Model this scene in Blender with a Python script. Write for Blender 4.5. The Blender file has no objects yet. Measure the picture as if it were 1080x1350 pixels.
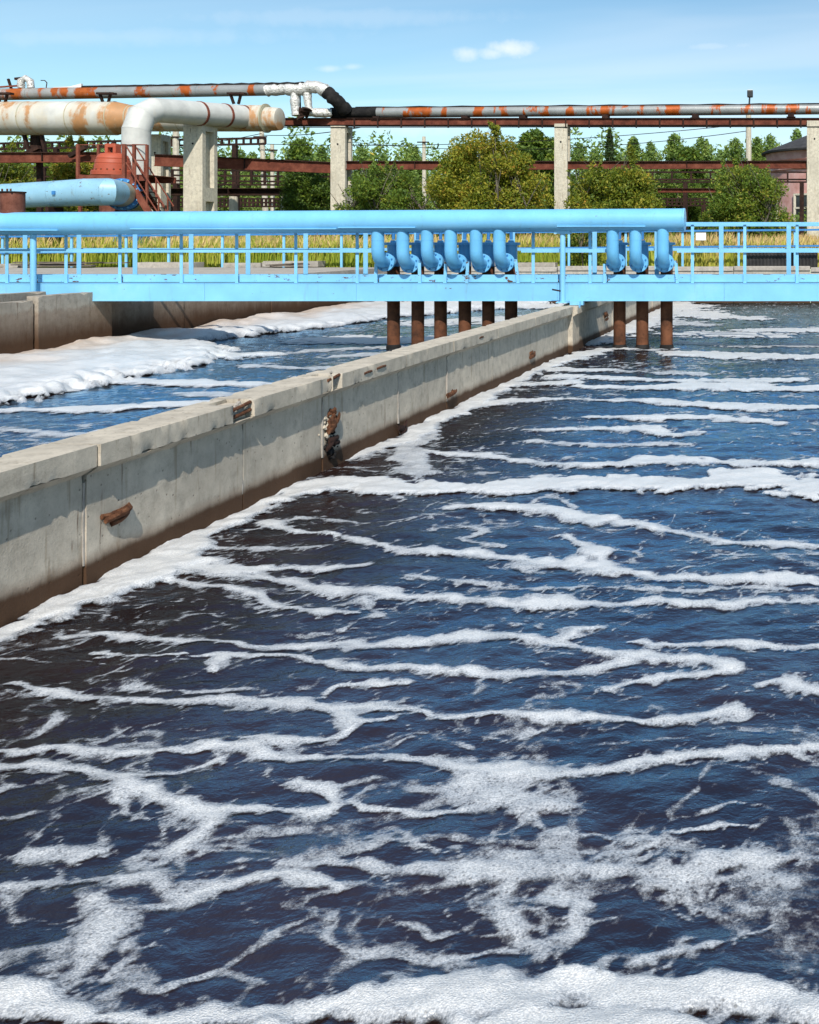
import bpy, math, random
import numpy as np
from mathutils import Vector, Matrix, Euler

random.seed(7)
rng = np.random.default_rng(7)
R = math.radians
scene = bpy.context.scene
COL = scene.collection

# ------------------------------------------------------------------ camera
F = 1350.0                      # focal length in photo pixels (36 mm on a 36 mm tall frame)
CX, CY = 1060.0, 316.0          # vanishing point of the tank walls in the photo
EYE = 2.0                       # eye height above the water (water level is z = 0)
cam_data = bpy.data.cameras.new('camera')
cam = bpy.data.objects.new('camera', cam_data)
COL.objects.link(cam)
cam.location = (0, 0, EYE)
cam.rotation_euler = (R(90), 0, 0)
cam_data.sensor_width = 36
cam_data.lens = 36.0 * F / 1350.0
cam_data.shift_x = -(CX - 540.0) / 1350.0
cam_data.shift_y = (CY - 675.0) / 1350.0
cam_data.clip_end = 6000
scene.camera = cam

# ------------------------------------------------------------------ light
SUN_EL, SUN_AZ = R(43), R(17)   # azimuth: to the right of straight behind the camera
sun_vec = Vector((math.cos(SUN_EL) * math.sin(SUN_AZ), -math.cos(SUN_EL) * math.cos(SUN_AZ), math.sin(SUN_EL)))
sd = bpy.data.lights.new('sun', 'SUN')
sd.energy = 4.2
sd.angle = R(0.53)
sd.color = (1.0, 0.95, 0.87)
sun = bpy.data.objects.new('sun', sd)
COL.objects.link(sun)
sun.rotation_euler = sun_vec.to_track_quat('Z', 'Y').to_euler()
sun.location = (8, -20, 30)

world = bpy.data.worlds.new('World')
scene.world = world
world.use_nodes = True
wt = world.node_tree
wt.nodes.clear()


class NT:
    """small helper to write node trees"""
    def __init__(self, tree):
        self.t = tree

    def n(self, kind, ins=None, **props):
        nd = self.t.nodes.new(kind)
        for k, v in props.items():
            setattr(nd, k, v)
        for k, v in (ins or {}).items():
            s = nd.inputs[k]
            if hasattr(v, 'is_output'):
                self.t.links.new(v, s)
            else:
                s.default_value = v
        return nd

    def math(self, op, a, b=0.0, c=0.0, clamp=False):
        nd = self.n('ShaderNodeMath', {0: a, 1: b, 2: c}, operation=op)
        nd.use_clamp = clamp
        return nd.outputs[0]

    def ramp(self, fac, stops, interp='LINEAR'):
        nd = self.n('ShaderNodeValToRGB', {0: fac})
        cr = nd.color_ramp
        cr.interpolation = interp
        while len(cr.elements) < len(stops):
            cr.elements.new(0.5)
        for e, (p, c) in zip(cr.elements, stops):
            e.position = p
            e.color = tuple(c) + (1,) if len(c) == 3 else c
        return nd.outputs[0]

    def mix(self, fac, a, b, blend='MIX'):
        nd = self.n('ShaderNodeMix', data_type='RGBA', blend_type=blend)
        for k, v in ((0, fac), (6, a), (7, b)):
            if hasattr(v, 'is_output'):
                self.t.links.new(v, nd.inputs[k])
            else:
                nd.inputs[k].default_value = v if k == 0 else (tuple(v) + (1,))[:4]
        return nd.outputs[2]

    def noise(self, vec, scale, detail=4, rough=0.55, dist=0.0, out=0):
        nd = self.n('ShaderNodeTexNoise', {'Vector': vec, 'Scale': scale, 'Detail': detail, 'Roughness': rough, 'Distortion': dist})
        return nd.outputs[out]

    def smooth(self, v, lo, hi, a=0.0, b=1.0):
        nd = self.n('ShaderNodeMapRange', {0: v, 1: lo, 2: hi, 3: a, 4: b}, interpolation_type='SMOOTHSTEP')
        return nd.outputs[0]

    def scale(self, vec, s, loc=(0, 0, 0)):
        nd = self.n('ShaderNodeMapping', {'Vector': vec, 'Scale': s, 'Location': loc})
        return nd.outputs[0]

    def sep(self, vec):
        return self.n('ShaderNodeSeparateXYZ', {0: vec}).outputs


w = NT(wt)
sky = w.n('ShaderNodeTexSky', sky_type='NISHITA')
sky.sun_disc = False
sky.sun_elevation = SUN_EL
sky.sun_rotation = math.atan2(sun_vec.x, sun_vec.y)
sky.altitude = 100
sky.air_density = 1.0
sky.dust_density = 0.25
sky.ozone_density = 3.2
gen = w.n('ShaderNodeTexCoord').outputs['Generated']
dx, dy, dz = w.sep(gen)
# thin cirrus streaks high up and a few small cumulus low down, laid out by direction
zz = w.math('ADD', w.math('MAXIMUM', dz, 0.0), 0.12)
cu = w.n('ShaderNodeCombineXYZ', {0: w.math('DIVIDE', dx, zz), 1: w.math('DIVIDE', dy, zz), 2: 0.0}).outputs[0]
c_rot = w.n('ShaderNodeMapping', {'Vector': cu, 'Rotation': (0, 0, 0.45), 'Scale': (0.28, 1.0, 1.0)}).outputs[0]
cir = w.noise(c_rot, 0.9, 4, 0.5, 0.5)
cir = w.smooth(cir, 0.40, 0.72, 0.0, 0.34)
cum = w.noise(w.scale(cu, (0.8, 0.55, 1.0)), 2.2, 4, 0.6, 0.2)
cum = w.smooth(cum, 0.60, 0.68, 0.0, 0.55)
low = w.smooth(dz, 0.03, 0.13, 1.0, 0.0)
cum = w.math('MULTIPLY', cum, low)
wob = w.noise(gen, 34.0, 5, 0.6)
puff = None
qx = w.math('DIVIDE', dx, dy)
qz = w.math('DIVIDE', dz, dy)
for px, py, rx, ry, k in ((672, 64, 34, 13, 0.8), (650, 70, 26, 9, 0.6), (614, 70, 22, 12, 0.6), (435, 91, 18, 5, 0.4), (465, 88, 16, 5, 0.35),
                          (940, 61, 66, 7, 0.35), (620, 107, 30, 4, 0.2), (120, 48, 300, 15, 0.17), (420, 22, 320, 14, 0.17), (930, 95, 200, 9, 0.2), (560, 168, 90, 14, 0.4), (900, 170, 120, 12, 0.35)):
    cdir = ((px - CX) / F, 1.0, (CY - py) / F)
    ex = w.math('DIVIDE', w.math('SUBTRACT', qx, cdir[0]), rx / F)
    ez = w.math('DIVIDE', w.math('SUBTRACT', qz, cdir[2]), ry / F)
    rr = w.math('SQRT', w.math('ADD', w.math('MULTIPLY', ex, ex), w.math('MULTIPLY', ez, ez)))
    rr = w.math('ADD', rr, w.math('MULTIPLY', w.math('SUBTRACT', wob, 0.5), 2.2))
    rr = w.math('ADD', rr, w.smooth(dy, 0.0, 0.05, 50.0, 0.0))
    m = w.smooth(rr, 0.0, 1.35, k * 0.85, 0.0)
    puff = m if puff is None else w.math('MAXIMUM', puff, m)
cl = w.math('MAXIMUM', w.math('MAXIMUM', cir, cum), puff)
skyb = w.mix(1.0, sky.outputs[0], (0.90, 1.04, 0.98), 'MULTIPLY')
skyc = w.mix(cl, skyb, (8.0, 8.2, 8.4))
bg = w.n('ShaderNodeBackground', {'Color': skyc, 'Strength': 0.12})
wo = w.n('ShaderNodeOutputWorld', {'Surface': bg.outputs[0]})

vs = scene.view_settings
vs.view_transform = 'Standard'
vs.look = 'None'
vs.exposure = 0.2
vs.gamma = 1.0
vs.use_curve_mapping = False
cy = scene.cycles
cy.use_denoising = True
cy.use_adaptive_sampling = True
cy.adaptive_threshold = 0.02
cy.max_bounces = 7
cy.diffuse_bounces = 2
cy.glossy_bounces = 3
cy.transparent_max_bounces = 12
cy.caustics_reflective = False
cy.caustics_refractive = False

# ------------------------------------------------------------------ materials
MATS = {}


def material(name):
    m = bpy.data.materials.new(name)
    m.use_nodes = True
    m.node_tree.nodes.clear()
    MATS[name] = m
    return NT(m.node_tree)


def pos(t):
    return t.n('ShaderNodeNewGeometry').outputs['Position']


def finish(t, col, rough=0.6, bump=None, bdist=0.02, bstr=1.0, metal=0.0, spec=0.5, **kw):
    ins = {'Base Color': col if hasattr(col, 'is_output') else (tuple(col) + (1,))[:4], 'Roughness': rough, 'Metallic': metal,
           'Specular IOR Level': spec}
    ins.update(kw)
    p = t.n('ShaderNodeBsdfPrincipled', ins)
    if bump is not None:
        b = t.n('ShaderNodeBump', {'Height': bump, 'Distance': bdist, 'Strength': bstr})
        t.t.links.new(b.outputs[0], p.inputs['Normal'])
    t.n('ShaderNodeOutputMaterial', {'Surface': p.outputs[0]})
    return p


def concrete(name, base, stain=True, tide=None, warm=0.0, fine=1.0):
    t = material(name)
    v = pos(t)
    n1 = t.noise(v, 1.3, 5, 0.6)
    n2 = t.noise(v, 9.0, 6, 0.65)
    n3 = t.noise(v, 70.0 * fine, 3, 0.6)
    b = Vector(base)
    col = t.ramp(n2, [(0.28, b * 0.68), (0.5, b), (0.72, b * 1.18)])
    col = t.mix(t.smooth(n1, 0.42, 0.68, 0.0, 0.55), col, b * 0.72)
    col = t.mix(t.smooth(n3, 0.55, 0.75, 0.0, 0.5), col, b * 0.6)
    vor = t.n('ShaderNodeTexVoronoi', {'Vector': v, 'Scale': 17.0})
    pit = t.smooth(vor.outputs[0], 0.05, 0.16, 1.0, 0.0)
    pit = t.math('MULTIPLY', pit, t.smooth(t.noise(v, 5.0, 2), 0.40, 0.52))
    col = t.mix(t.math('MULTIPLY', pit, 0.75), col, b * 0.3)
    if stain:
        sv = t.scale(v, (5.5, 5.5, 0.5))
        s = t.smooth(t.noise(sv, 2.6, 5, 0.6), 0.56, 0.74, 0.0, 0.65)
        col = t.mix(s, col, (b.x * 0.5, b.y * 0.44, b.z * 0.36))
        s2 = t.smooth(t.noise(t.scale(v, (22, 22, 1.1), (3, 1, 0)), 1.3, 3, 0.5), 0.62, 0.70, 0.0, 0.75)
        s2 = t.math('MULTIPLY', s2, t.smooth(t.noise(v, 1.7, 3), 0.5, 0.62))
        col = t.mix(s2, col, (0.10, 0.045, 0.02))
    if tide:
        x, y, z = t.sep(v)
        zz = t.math('ADD', z, t.math('MULTIPLY', t.math('SUBTRACT', t.noise(t.scale(v, (1, 1, 0.3)), 4.0, 6, 0.7), 0.5), tide[2]))
        tb = t.smooth(zz, tide[0], tide[1], 1.0, 0.0)
        col = t.mix(t.math('MULTIPLY', tb, 0.97), col, t.mix(n2, (0.010, 0.006, 0.004), (0.034, 0.017, 0.009)))
        tb2 = t.smooth(zz, tide[1] - 0.02, tide[1] + 0.05, 0.35, 0.0)
        col = t.mix(tb2, col, (0.15, 0.07, 0.03))
    h = t.math('ADD', t.math('MULTIPLY', n2, 0.5), t.math('MULTIPLY', n3, 0.5))
    h = t.math('SUBTRACT', h, t.math('MULTIPLY', pit, 0.8))
    finish(t, col, 0.9, h, 0.008, 0.55, spec=0.25)


concrete('concrete_wall', (0.54, 0.475, 0.38), tide=(0.11, 0.17, 0.07))
concrete('concrete_old', (0.36, 0.31, 0.25), tide=(0.28, 0.80, 0.35))
concrete('concrete_far', (0.44, 0.40, 0.34), tide=(0.10, 0.45, 0.2))
concrete('concrete_pillar', (0.60, 0.545, 0.435), fine=0.4)
concrete('concrete_broken', (0.55, 0.50, 0.42), stain=False)
concrete('concrete_slab', (0.42, 0.38, 0.33), stain=False)


def rust(name, a, b, c, sc=6.0):
    t = material(name)
    v = pos(t)
    n = t.noise(v, sc, 6, 0.65)
    n2 = t.noise(v, sc * 7, 4, 0.6)
    col = t.ramp(n, [(0.3, a), (0.5, b), (0.72, c)])
    col = t.mix(t.smooth(n2, 0.5, 0.75, 0.0, 0.5), col, Vector(a) * 0.6)
    finish(t, col, 0.85, n2, 0.01, 0.6, spec=0.2)


rust('rust_beam', (0.075, 0.022, 0.014), (0.145, 0.042, 0.025), (0.22, 0.075, 0.045), 3.0)
rust('rust_dark', (0.014, 0.008, 0.007), (0.032, 0.016, 0.012), (0.065, 0.03, 0.02), 4.0)
rust('rust_debris', (0.04, 0.016, 0.009), (0.12, 0.05, 0.025), (0.24, 0.11, 0.055), 22.0)
rust('rust_paint', (0.12, 0.035, 0.022), (0.20, 0.06, 0.038), (0.27, 0.095, 0.06), 4.0)
rust('rust_drum', (0.10, 0.035, 0.022), (0.17, 0.062, 0.04), (0.24, 0.10, 0.07), 7.0)
rust('downpipe_rust', (0.035, 0.018, 0.012), (0.13, 0.052, 0.026), (0.21, 0.085, 0.042), 2.5)
rust('black_tar', (0.008, 0.008, 0.008), (0.016, 0.015, 0.015), (0.035, 0.032, 0.03), 5.0)


def paint(name, base, chip=0.0, dirt=0.25, rough=0.42):
    t = material(name)
    v = pos(t)
    b = Vector(base)
    n = t.noise(v, 1.6, 5, 0.6)
    n2 = t.noise(v, 26, 5, 0.65)
    col = t.ramp(n, [(0.3, b * 0.88), (0.55, b), (0.75, (min(1, b.x * 1.25), min(1, b.y * 1.08), min(1, b.z * 1.03)))])
    st = t.smooth(t.noise(t.scale(v, (9, 9, 1.0)), 1.2, 5, 0.65), 0.56, 0.78, 0.0, dirt)
    col = t.mix(st, col, (0.16, 0.17, 0.14))
    sp = t.smooth(t.noise(v, 55, 2, 0.5), 0.72, 0.78, 0.0, 0.5)
    col = t.mix(sp, col, (0.07, 0.06, 0.05))
    if chip != 0:
        c = t.smooth(t.noise(t.scale(v, (1, 1, 2.2)), 5.0, 7, 0.7), 0.66 - chip, 0.69 - chip)
        col = t.mix(c, col, t.mix(n2, (0.05, 0.022, 0.014), (0.17, 0.075, 0.04)))
    finish(t, col, rough, n2, 0.003, 0.4, spec=0.45)


paint('blue_paint', (0.22, 0.55, 0.83), -0.01, 0.34)
paint('blue_pipe', (0.19, 0.52, 0.82), -0.03, 0.26, 0.36)
paint('blue_elbow', (0.15, 0.47, 0.77), 0.0, 0.10, 0.36)
paint('blue_chipped', (0.22, 0.55, 0.83), 0.075, 0.3)
paint('blue_dark', (0.04, 0.20, 0.48), 0.03, 0.3)
paint('blue_duct', (0.26, 0.48, 0.62), 0.03, 0.95)
paint('hopper_red', (0.42, 0.085, 0.04), 0.0, 0.3, 0.55)
paint('sign_white', (0.8, 0.8, 0.78), 0.0, 0.15)
paint('lamp_dark', (0.03, 0.03, 0.03), 0.0, 0.3)


def duct(name, base, rusty, lo, hi, sc, hard=False):
    t = material(name)
    v = pos(t)
    b = Vector(base)
    n = t.noise(v, 2.0, 5, 0.6)
    col = t.ramp(n, [(0.3, b * 0.8), (0.6, b)])
    s = t.noise(t.scale(v, sc), 1.0, 5, 0.6)
    s = t.math('ADD', s, t.math('MULTIPLY', t.math('SUBTRACT', t.noise(v, 4.0, 5, 0.7), 0.5), 0.22))
    f = t.smooth(s, lo, hi)
    col = t.mix(f, col, t.ramp(t.noise(v, 3.5, 4, 0.6), [(0.3, Vector(rusty) * 0.6), (0.7, rusty)]))
    f2 = t.smooth(s, lo - 0.14, lo + 0.02, 0.0, 0.0 if hard else 0.36)
    col = t.mix(f2, col, (0.52, 0.41, 0.24)) if not hard else col
    finish(t, col, 0.5 if not hard else 0.42, t.noise(v, 12, 4), 0.01, 0.4, metal=0.0 if not hard else 0.25)


duct('duct_white', (0.62, 0.61, 0.56), (0.52, 0.17, 0.03), 0.515, 0.60, (0.9, 0.25, 0.22))
duct('duct_clean', (0.60, 0.60, 0.56), (0.36, 0.17, 0.06), 0.74, 0.84, (0.8, 0.8, 0.2))
duct('galvanised', (0.33, 0.34, 0.335), (0.50, 0.11, 0.015), 0.515, 0.565, (1.15, 0.2, 0.35), hard=True)
duct('galvanised_rusty', (0.38, 0.37, 0.35), (0.50, 0.12, 0.018), 0.46, 0.54, (1.15, 0.2, 0.35), hard=True)
duct('collar_yellow', (0.45, 0.42, 0.30), (0.20, 0.10, 0.05), 0.60, 0.75, (2, 2, 2))

t = material('foil')
v = pos(t)
n = t.noise(v, 9, 5, 0.65)
col = t.ramp(n, [(0.32, (0.10, 0.09, 0.07)), (0.42, (0.62, 0.60, 0.56)), (0.8, (0.8, 0.79, 0.76))])
finish(t, col, 0.4, n, 0.06, 1.0, metal=0.35)

t = material('wood_grey')
v = pos(t)
n = t.noise(t.scale(v, (1.5, 14, 14)), 2.0, 5, 0.6)
finish(t, t.ramp(n, [(0.3, (0.06, 0.05, 0.042)), (0.6, (0.17, 0.14, 0.115)), (0.8, (0.27, 0.23, 0.19))]), 0.85, n, 0.01, 0.6, spec=0.2)

t = material('pink_plaster')
v = pos(t)
n = t.noise(v, 1.4, 6, 0.65)
col = t.ramp(n, [(0.3, (0.50, 0.24, 0.20)), (0.55, (0.66, 0.38, 0.34)), (0.72, (0.70, 0.52, 0.48))])
finish(t, col, 0.85, t.noise(v, 9, 5), 0.02, 0.5, spec=0.2)
t = material('roof_felt')
v = pos(t)
finish(t, t.ramp(t.noise(v, 3, 5, 0.65), [(0.3, (0.022, 0.020, 0.020)), (0.7, (0.065, 0.06, 0.058))]), 0.8, t.noise(v, 8, 4), 0.02, 0.5)
t = material('window_glass')
finish(t, (0.03, 0.035, 0.04), 0.08, spec=0.6)
t = material('brick_red')
v = pos(t)
finish(t, t.ramp(t.noise(v, 6, 4), [(0.3, (0.28, 0.08, 0.04)), (0.7, (0.45, 0.15, 0.08))]), 0.9)
t = material('black_sheet')
v = pos(t)
finish(t, t.ramp(t.noise(v, 4, 5), [(0.3, (0.012, 0.012, 0.013)), (0.7, (0.04, 0.037, 0.036))]), 0.7, t.noise(v, 14, 4), 0.01, 0.5)

# ground: dry grass, soil and gravel
t = material('ground')
v = pos(t)
n = t.noise(v, 0.35, 6, 0.65)
n2 = t.noise(v, 9, 5, 0.7)
col = t.ramp(n, [(0.35, (0.055, 0.065, 0.02)), (0.5, (0.12, 0.105, 0.04)), (0.65, (0.17, 0.14, 0.08))])
col = t.mix(t.smooth(n2, 0.4, 0.7, 0.0, 0.6), col, (0.06, 0.05, 0.03))
finish(t, col, 0.95, n2, 0.05, 1.0, spec=0.1)


def leaf(name, stops, trans=0.35):
    t = material(name)
    a = t.n('ShaderNodeAttribute', attribute_name='var')
    col = t.ramp(a.outputs['Fac'], stops)
    d = t.n('ShaderNodeBsdfPrincipled', {'Base Color': col, 'Roughness': 0.55, 'Specular IOR Level': 0.3})
    tr = t.n('ShaderNodeBsdfTranslucent', {'Color': t.mix(0.5, col, (0.30, 0.32, 0.03))})
    m = t.n('ShaderNodeMixShader', {0: trans, 1: d.outputs[0], 2: tr.outputs[0]})
    t.n('ShaderNodeOutputMaterial', {'Surface': m.outputs[0]})


leaf('leaf_willow', [(0.0, (0.062, 0.106, 0.015)), (0.35, (0.163, 0.213, 0.022)), (0.7, (0.325, 0.312, 0.031)), (0.93, (0.475, 0.375, 0.050)), (1.0, (0.525, 0.300, 0.050))])
leaf('leaf_green', [(0.0, (0.041, 0.081, 0.016)), (0.5, (0.121, 0.203, 0.027)), (0.9, (0.270, 0.324, 0.041)), (1.0, (0.405, 0.351, 0.054))])
leaf('leaf_birch', [(0.0, (0.094, 0.169, 0.048)), (0.5, (0.225, 0.338, 0.075)), (0.9, (0.356, 0.431, 0.094)), (1.0, (0.600, 0.488, 0.094))])
leaf('leaf_pine', [(0.0, (0.017, 0.042, 0.017)), (0.6, (0.042, 0.084, 0.028)), (1.0, (0.084, 0.126, 0.039))])
leaf('grass_blade', [(0.0, (0.208, 0.312, 0.026)), (0.35, (0.494, 0.520, 0.065)), (0.6, (0.715, 0.611, 0.143)), (0.8, (0.720, 0.546, 0.234)), (1.0, (0.650, 0.377, 0.195))], 0.3)
t = material('bark')
v = pos(t)
finish(t, t.ramp(t.noise(t.scale(v, (6, 6, 1)), 2.0, 5), [(0.3, (0.05, 0.04, 0.03)), (0.7, (0.20, 0.17, 0.13))]), 0.9)
t = material('bark_birch')
v = pos(t)
finish(t, t.ramp(t.noise(t.scale(v, (1, 1, 5)), 2.0, 5), [(0.38, (0.05, 0.045, 0.04)), (0.5, (0.5, 0.48, 0.44))]), 0.9)

# water: dark brown sludge liquor, glossy, rippled
t = material('water')
v = pos(t)
b1 = t.noise(t.scale(v, (1.0, 1.5, 1.0)), 7.0, 4, 0.55, 0.4)
b2 = t.noise(t.scale(v, (1.0, 1.4, 1.0)), 24.0, 3, 0.55, 0.3)
b3 = t.noise(t.scale(v, (1.0, 1.3, 1.0)), 70.0, 2, 0.5)
hh = t.math('ADD', t.math('ADD', t.math('MULTIPLY', b1, 1.0), t.math('MULTIPLY', b2, 0.42)), t.math('MULTIPLY', b3, 0.10))
n = t.noise(v, 0.8, 4)
col = t.ramp(n, [(0.35, (0.012, 0.0065, 0.006)), (0.65, (0.028, 0.014, 0.011))])
bmp = t.n('ShaderNodeBump', {'Height': hh, 'Distance': 0.011, 'Strength': 0.8}).outputs[0]
body = t.n('ShaderNodeBsdfDiffuse', {'Color': col, 'Normal': bmp})
tinted_gloss = t.n('ShaderNodeBsdfGlossy', {'Color': (0.52, 0.78, 1.0, 1.0), 'Roughness': 0.05, 'Normal': bmp})  # reflection coloured blue by hand, plain water would mirror the sky untinted
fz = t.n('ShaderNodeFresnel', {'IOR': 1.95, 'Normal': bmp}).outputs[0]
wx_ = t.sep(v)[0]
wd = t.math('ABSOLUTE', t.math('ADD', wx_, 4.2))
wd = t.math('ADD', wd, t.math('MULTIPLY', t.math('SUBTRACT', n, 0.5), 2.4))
fz = t.math('MULTIPLY', fz, t.smooth(wd, 0.2, 2.8, 0.42, 1.3), clamp=True)  # reflection boosted in open water, cut near the dividing wall so brown shows
mxs = t.n('ShaderNodeMixShader', {0: fz, 1: body.outputs[0], 2: tinted_gloss.outputs[0]})
t.n('ShaderNodeOutputMaterial', {'Surface': mxs.outputs[0]})

# foam: bubbles, lacy at its thin edges
t = material('foam')
v = pos(t)
a = t.n('ShaderNodeAttribute', attribute_name='foam').outputs['Fac']
tint = t.n('ShaderNodeAttribute', attribute_name='tint').outputs['Fac']
n1 = t.noise(v, 26, 3, 0.7)
n2 = t.noise(v, 110, 2, 0.65)
vo = t.n('ShaderNodeTexVoronoi', {'Vector': v, 'Scale': 170.0}).outputs[0]
n0 = t.noise(v, 9, 3, 0.6)
d = t.math('ADD', a, t.math('MULTIPLY', t.math('SUBTRACT', n1, 0.5), 0.55))
d = t.math('ADD', d, t.math('MULTIPLY', t.math('SUBTRACT', n2, 0.5), 0.2))
al = t.smooth(d, 0.03, 0.44)
al = t.math('MULTIPLY', al, t.smooth(a, 0.1, 1.0, 0.66, 1.0))
hb = t.n('ShaderNodeTexVoronoi', {'Vector': t.scale(v, (1, 1, 1), (3, 7, 0)), 'Scale': 42.0}).outputs[0]
hole = t.math('MULTIPLY', t.math('MAXIMUM', t.smooth(n2, 0.38, 0.56, 0.4, 0.0), t.smooth(hb, 0.14, 0.30, 1.0, 0.0)), t.smooth(t.math('ADD', a, t.math('MULTIPLY', n0, 0.9)), 0.95, 1.6, 0.55, 0.0))
al = t.math('MULTIPLY', al, t.math('SUBTRACT', 1.0, hole))
hgt = t.math('ADD', t.math('MULTIPLY', t.math('SUBTRACT', 1.0, vo), 0.6), t.math('ADD', t.math('MULTIPLY', n2, 0.35), t.math('MULTIPLY', n1, 0.45)))
thick = t.smooth(a, 0.1, 1.25)
ca = t.mix(thick, (0.46, 0.50, 0.56), (0.64, 0.64, 0.63))
cb = t.mix(thick, (0.68, 0.71, 0.75), (0.80, 0.80, 0.785))
col = t.mix(t.smooth(n2, 0.35, 0.65), ca, cb)
col = t.mix(t.smooth(vo, 0.4, 0.75, 0.0, 0.4), col, (0.36, 0.40, 0.45))
col = t.mix(t.smooth(vo, 0.08, 0.2, 0.5, 0.0), col, (0.92, 0.92, 0.92))  # bubble sparkle put into the colour as bright dots
col = t.mix(tint, col, t.mix(n1, (0.52, 0.38, 0.28), (0.68, 0.57, 0.47)))
bmp = t.n('ShaderNodeBump', {'Height': hgt, 'Distance': 0.005, 'Strength': 0.75})
pb = t.n('ShaderNodeBsdfPrincipled', {'Base Color': col, 'Roughness': 0.30, 'Specular IOR Level': 0.7, 'Normal': bmp.outputs[0]})
trn = t.n('ShaderNodeBsdfTransparent')
ms = t.n('ShaderNodeMixShader', {0: al, 1: trn.outputs[0], 2: pb.outputs[0]})
t.n('ShaderNodeOutputMaterial', {'Surface': ms.outputs[0]})

# ------------------------------------------------------------------ mesh helpers


def P(px, py, Y):
    """point of the place seen at photo pixel (px, py) at depth Y"""
    return Vector(((px - CX) / F * Y, Y, EYE - (py - CY) / F * Y))


WL = {}          # world origin of every object that can be a parent


class MB:
    def __init__(self):
        self.v, self.f = [], []

    def add(self, vs_, fs):
        o = len(self.v)
        self.v += [tuple(q) for q in vs_]
        self.f += [tuple(i + o for i in q) for q in fs]
        return self

    def box(self, x0, x1, y0, y1, z0, z1):
        vs_ = [(x, y, z) for z in (z0, z1) for y in (y0, y1) for x in (x0, x1)]
        return self.add(vs_, [(0, 2, 3, 1), (4, 5, 7, 6), (0, 1, 5, 4), (1, 3, 7, 5), (3, 2, 6, 7), (2, 0, 4, 6)])

    def bar(self, a, b, wd, ht, up=(0, 0, 1)):
        a, b = Vector(a), Vector(b)
        d = (b - a).normalized()
        u = Vector(up)
        if abs(d.dot(u)) > 0.95:
            u = Vector((0, 1, 0))
        s = d.cross(u).normalized()
        u = s.cross(d).normalized()
        vs_ = [p + s * (i * wd / 2) + u * (j * ht / 2) for p in (a, b) for j in (-1, 1) for i in (-1, 1)]
        return self.add(vs_, [(0, 1, 3, 2), (4, 6, 7, 5), (0, 4, 5, 1), (1, 5, 7, 3), (3, 7, 6, 2), (2, 6, 4, 0)])

    def tube(self, pts, r, n=16, cap=True):
        pts = [Vector(p) for p in pts]
        rs = r if isinstance(r, (list, tuple)) else [r] * len(pts)
        rings = []
        prev = None
        for i, p in enumerate(pts):
            if i == 0:
                d = pts[1] - p
            elif i == len(pts) - 1:
                d = p - pts[-2]
            else:
                d = (pts[i + 1] - p).normalized() + (p - pts[i - 1]).normalized()
            d.normalize()
            if prev is None:
                u = Vector((0, 0, 1)) if abs(d.z) < 0.9 else Vector((1, 0, 0))
                s = d.cross(u).normalized()
            else:
                s = (prev - d * prev.dot(d)).normalized()
            prev = s
            u = d.cross(s)
            rings.append([p + (s * math.cos(2 * math.pi * k / n) + u * math.sin(2 * math.pi * k / n)) * rs[i] for k in range(n)])
        vs_ = [q for ring in rings for q in ring]
        fs = []
        for i in range(len(pts) - 1):
            for k in range(n):
                k2 = (k + 1) % n
                fs.append((i * n + k, i * n + k2, (i + 1) * n + k2, (i + 1) * n + k))
        if cap:
            fs.append(tuple(range(n - 1, -1, -1)))
            fs.append(tuple((len(pts) - 1) * n + k for k in range(n)))
        return self.add(vs_, fs)

    def lathe(self, prof, c, axis='Z', n=24):
        """prof: (radius, height) pairs"""
        vs_, fs = [], []
        for r, h in prof:
            for k in range(n):
                a = 2 * math.pi * k / n
                q = (r * math.cos(a), r * math.sin(a), h)
                if axis == 'X':
                    q = (h, r * math.cos(a), r * math.sin(a))
                elif axis == 'Y':
                    q = (r * math.sin(a), h, r * math.cos(a))
                vs_.append(Vector(q) + Vector(c))
        m = len(prof)
        for i in range(m - 1):
            for k in range(n):
                k2 = (k + 1) % n
                fs.append((i * n + k, i * n + k2, (i + 1) * n + k2, (i + 1) * n + k))
        fs.append(tuple(range(n - 1, -1, -1)))
        fs.append(tuple((m - 1) * n + k for k in range(n)))
        return self.add(vs_, fs)

    def loft(self, rings):
        n = len(rings[0])
        vs_ = [q for r_ in rings for q in r_]
        fs = []
        for i in range(len(rings) - 1):
            for k in range(n):
                k2 = (k + 1) % n
                fs.append((i * n + k, (i + 1) * n + k, (i + 1) * n + k2, i * n + k2))
        fs.append(tuple(range(n)))
        fs.append(tuple((len(rings) - 1) * n + k for k in range(n - 1, -1, -1)))
        return self.add(vs_, fs)

    def mesh(self, name, mat, origin=(0, 0, 0), smooth=True, angle=35):
        me = bpy.data.meshes.new(name)
        o = Vector(origin)
        me.from_pydata([tuple(Vector(q) - o) for q in self.v], [], self.f)
        me.materials.append(MATS[mat])
        me.update()
        if smooth:
            me.polygons.foreach_set('use_smooth', [True] * len(me.polygons))
            me.set_sharp_from_angle(angle=R(angle))
        return me

    def build(self, name, mat, parent=None, smooth=True, angle=35, bevel=0.0):
        if parent is not None:
            o = WL[parent]
        else:
            a = np.array(self.v)
            o = Vector(((a[:, 0].min() + a[:, 0].max()) / 2, (a[:, 1].min() + a[:, 1].max()) / 2, a[:, 2].min()))
        me = self.mesh(name, mat, o, smooth, angle)
        ob = bpy.data.objects.new(name, me)
        COL.objects.link(ob)
        if parent is not None:
            ob.parent = parent
        else:
            ob.location = o
        WL[ob] = Vector(o)
        if bevel:
            b = ob.modifiers.new('bevel', 'BEVEL')
            b.width = bevel
            b.segments = 2
            b.limit_method = 'ANGLE'
        return ob


def tag(o, label, cat, group=None):
    o['label'] = label
    o['category'] = cat
    if group:
        o['group'] = group
    return o


def structure(o):
    o['kind'] = 'structure'
    return o


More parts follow.
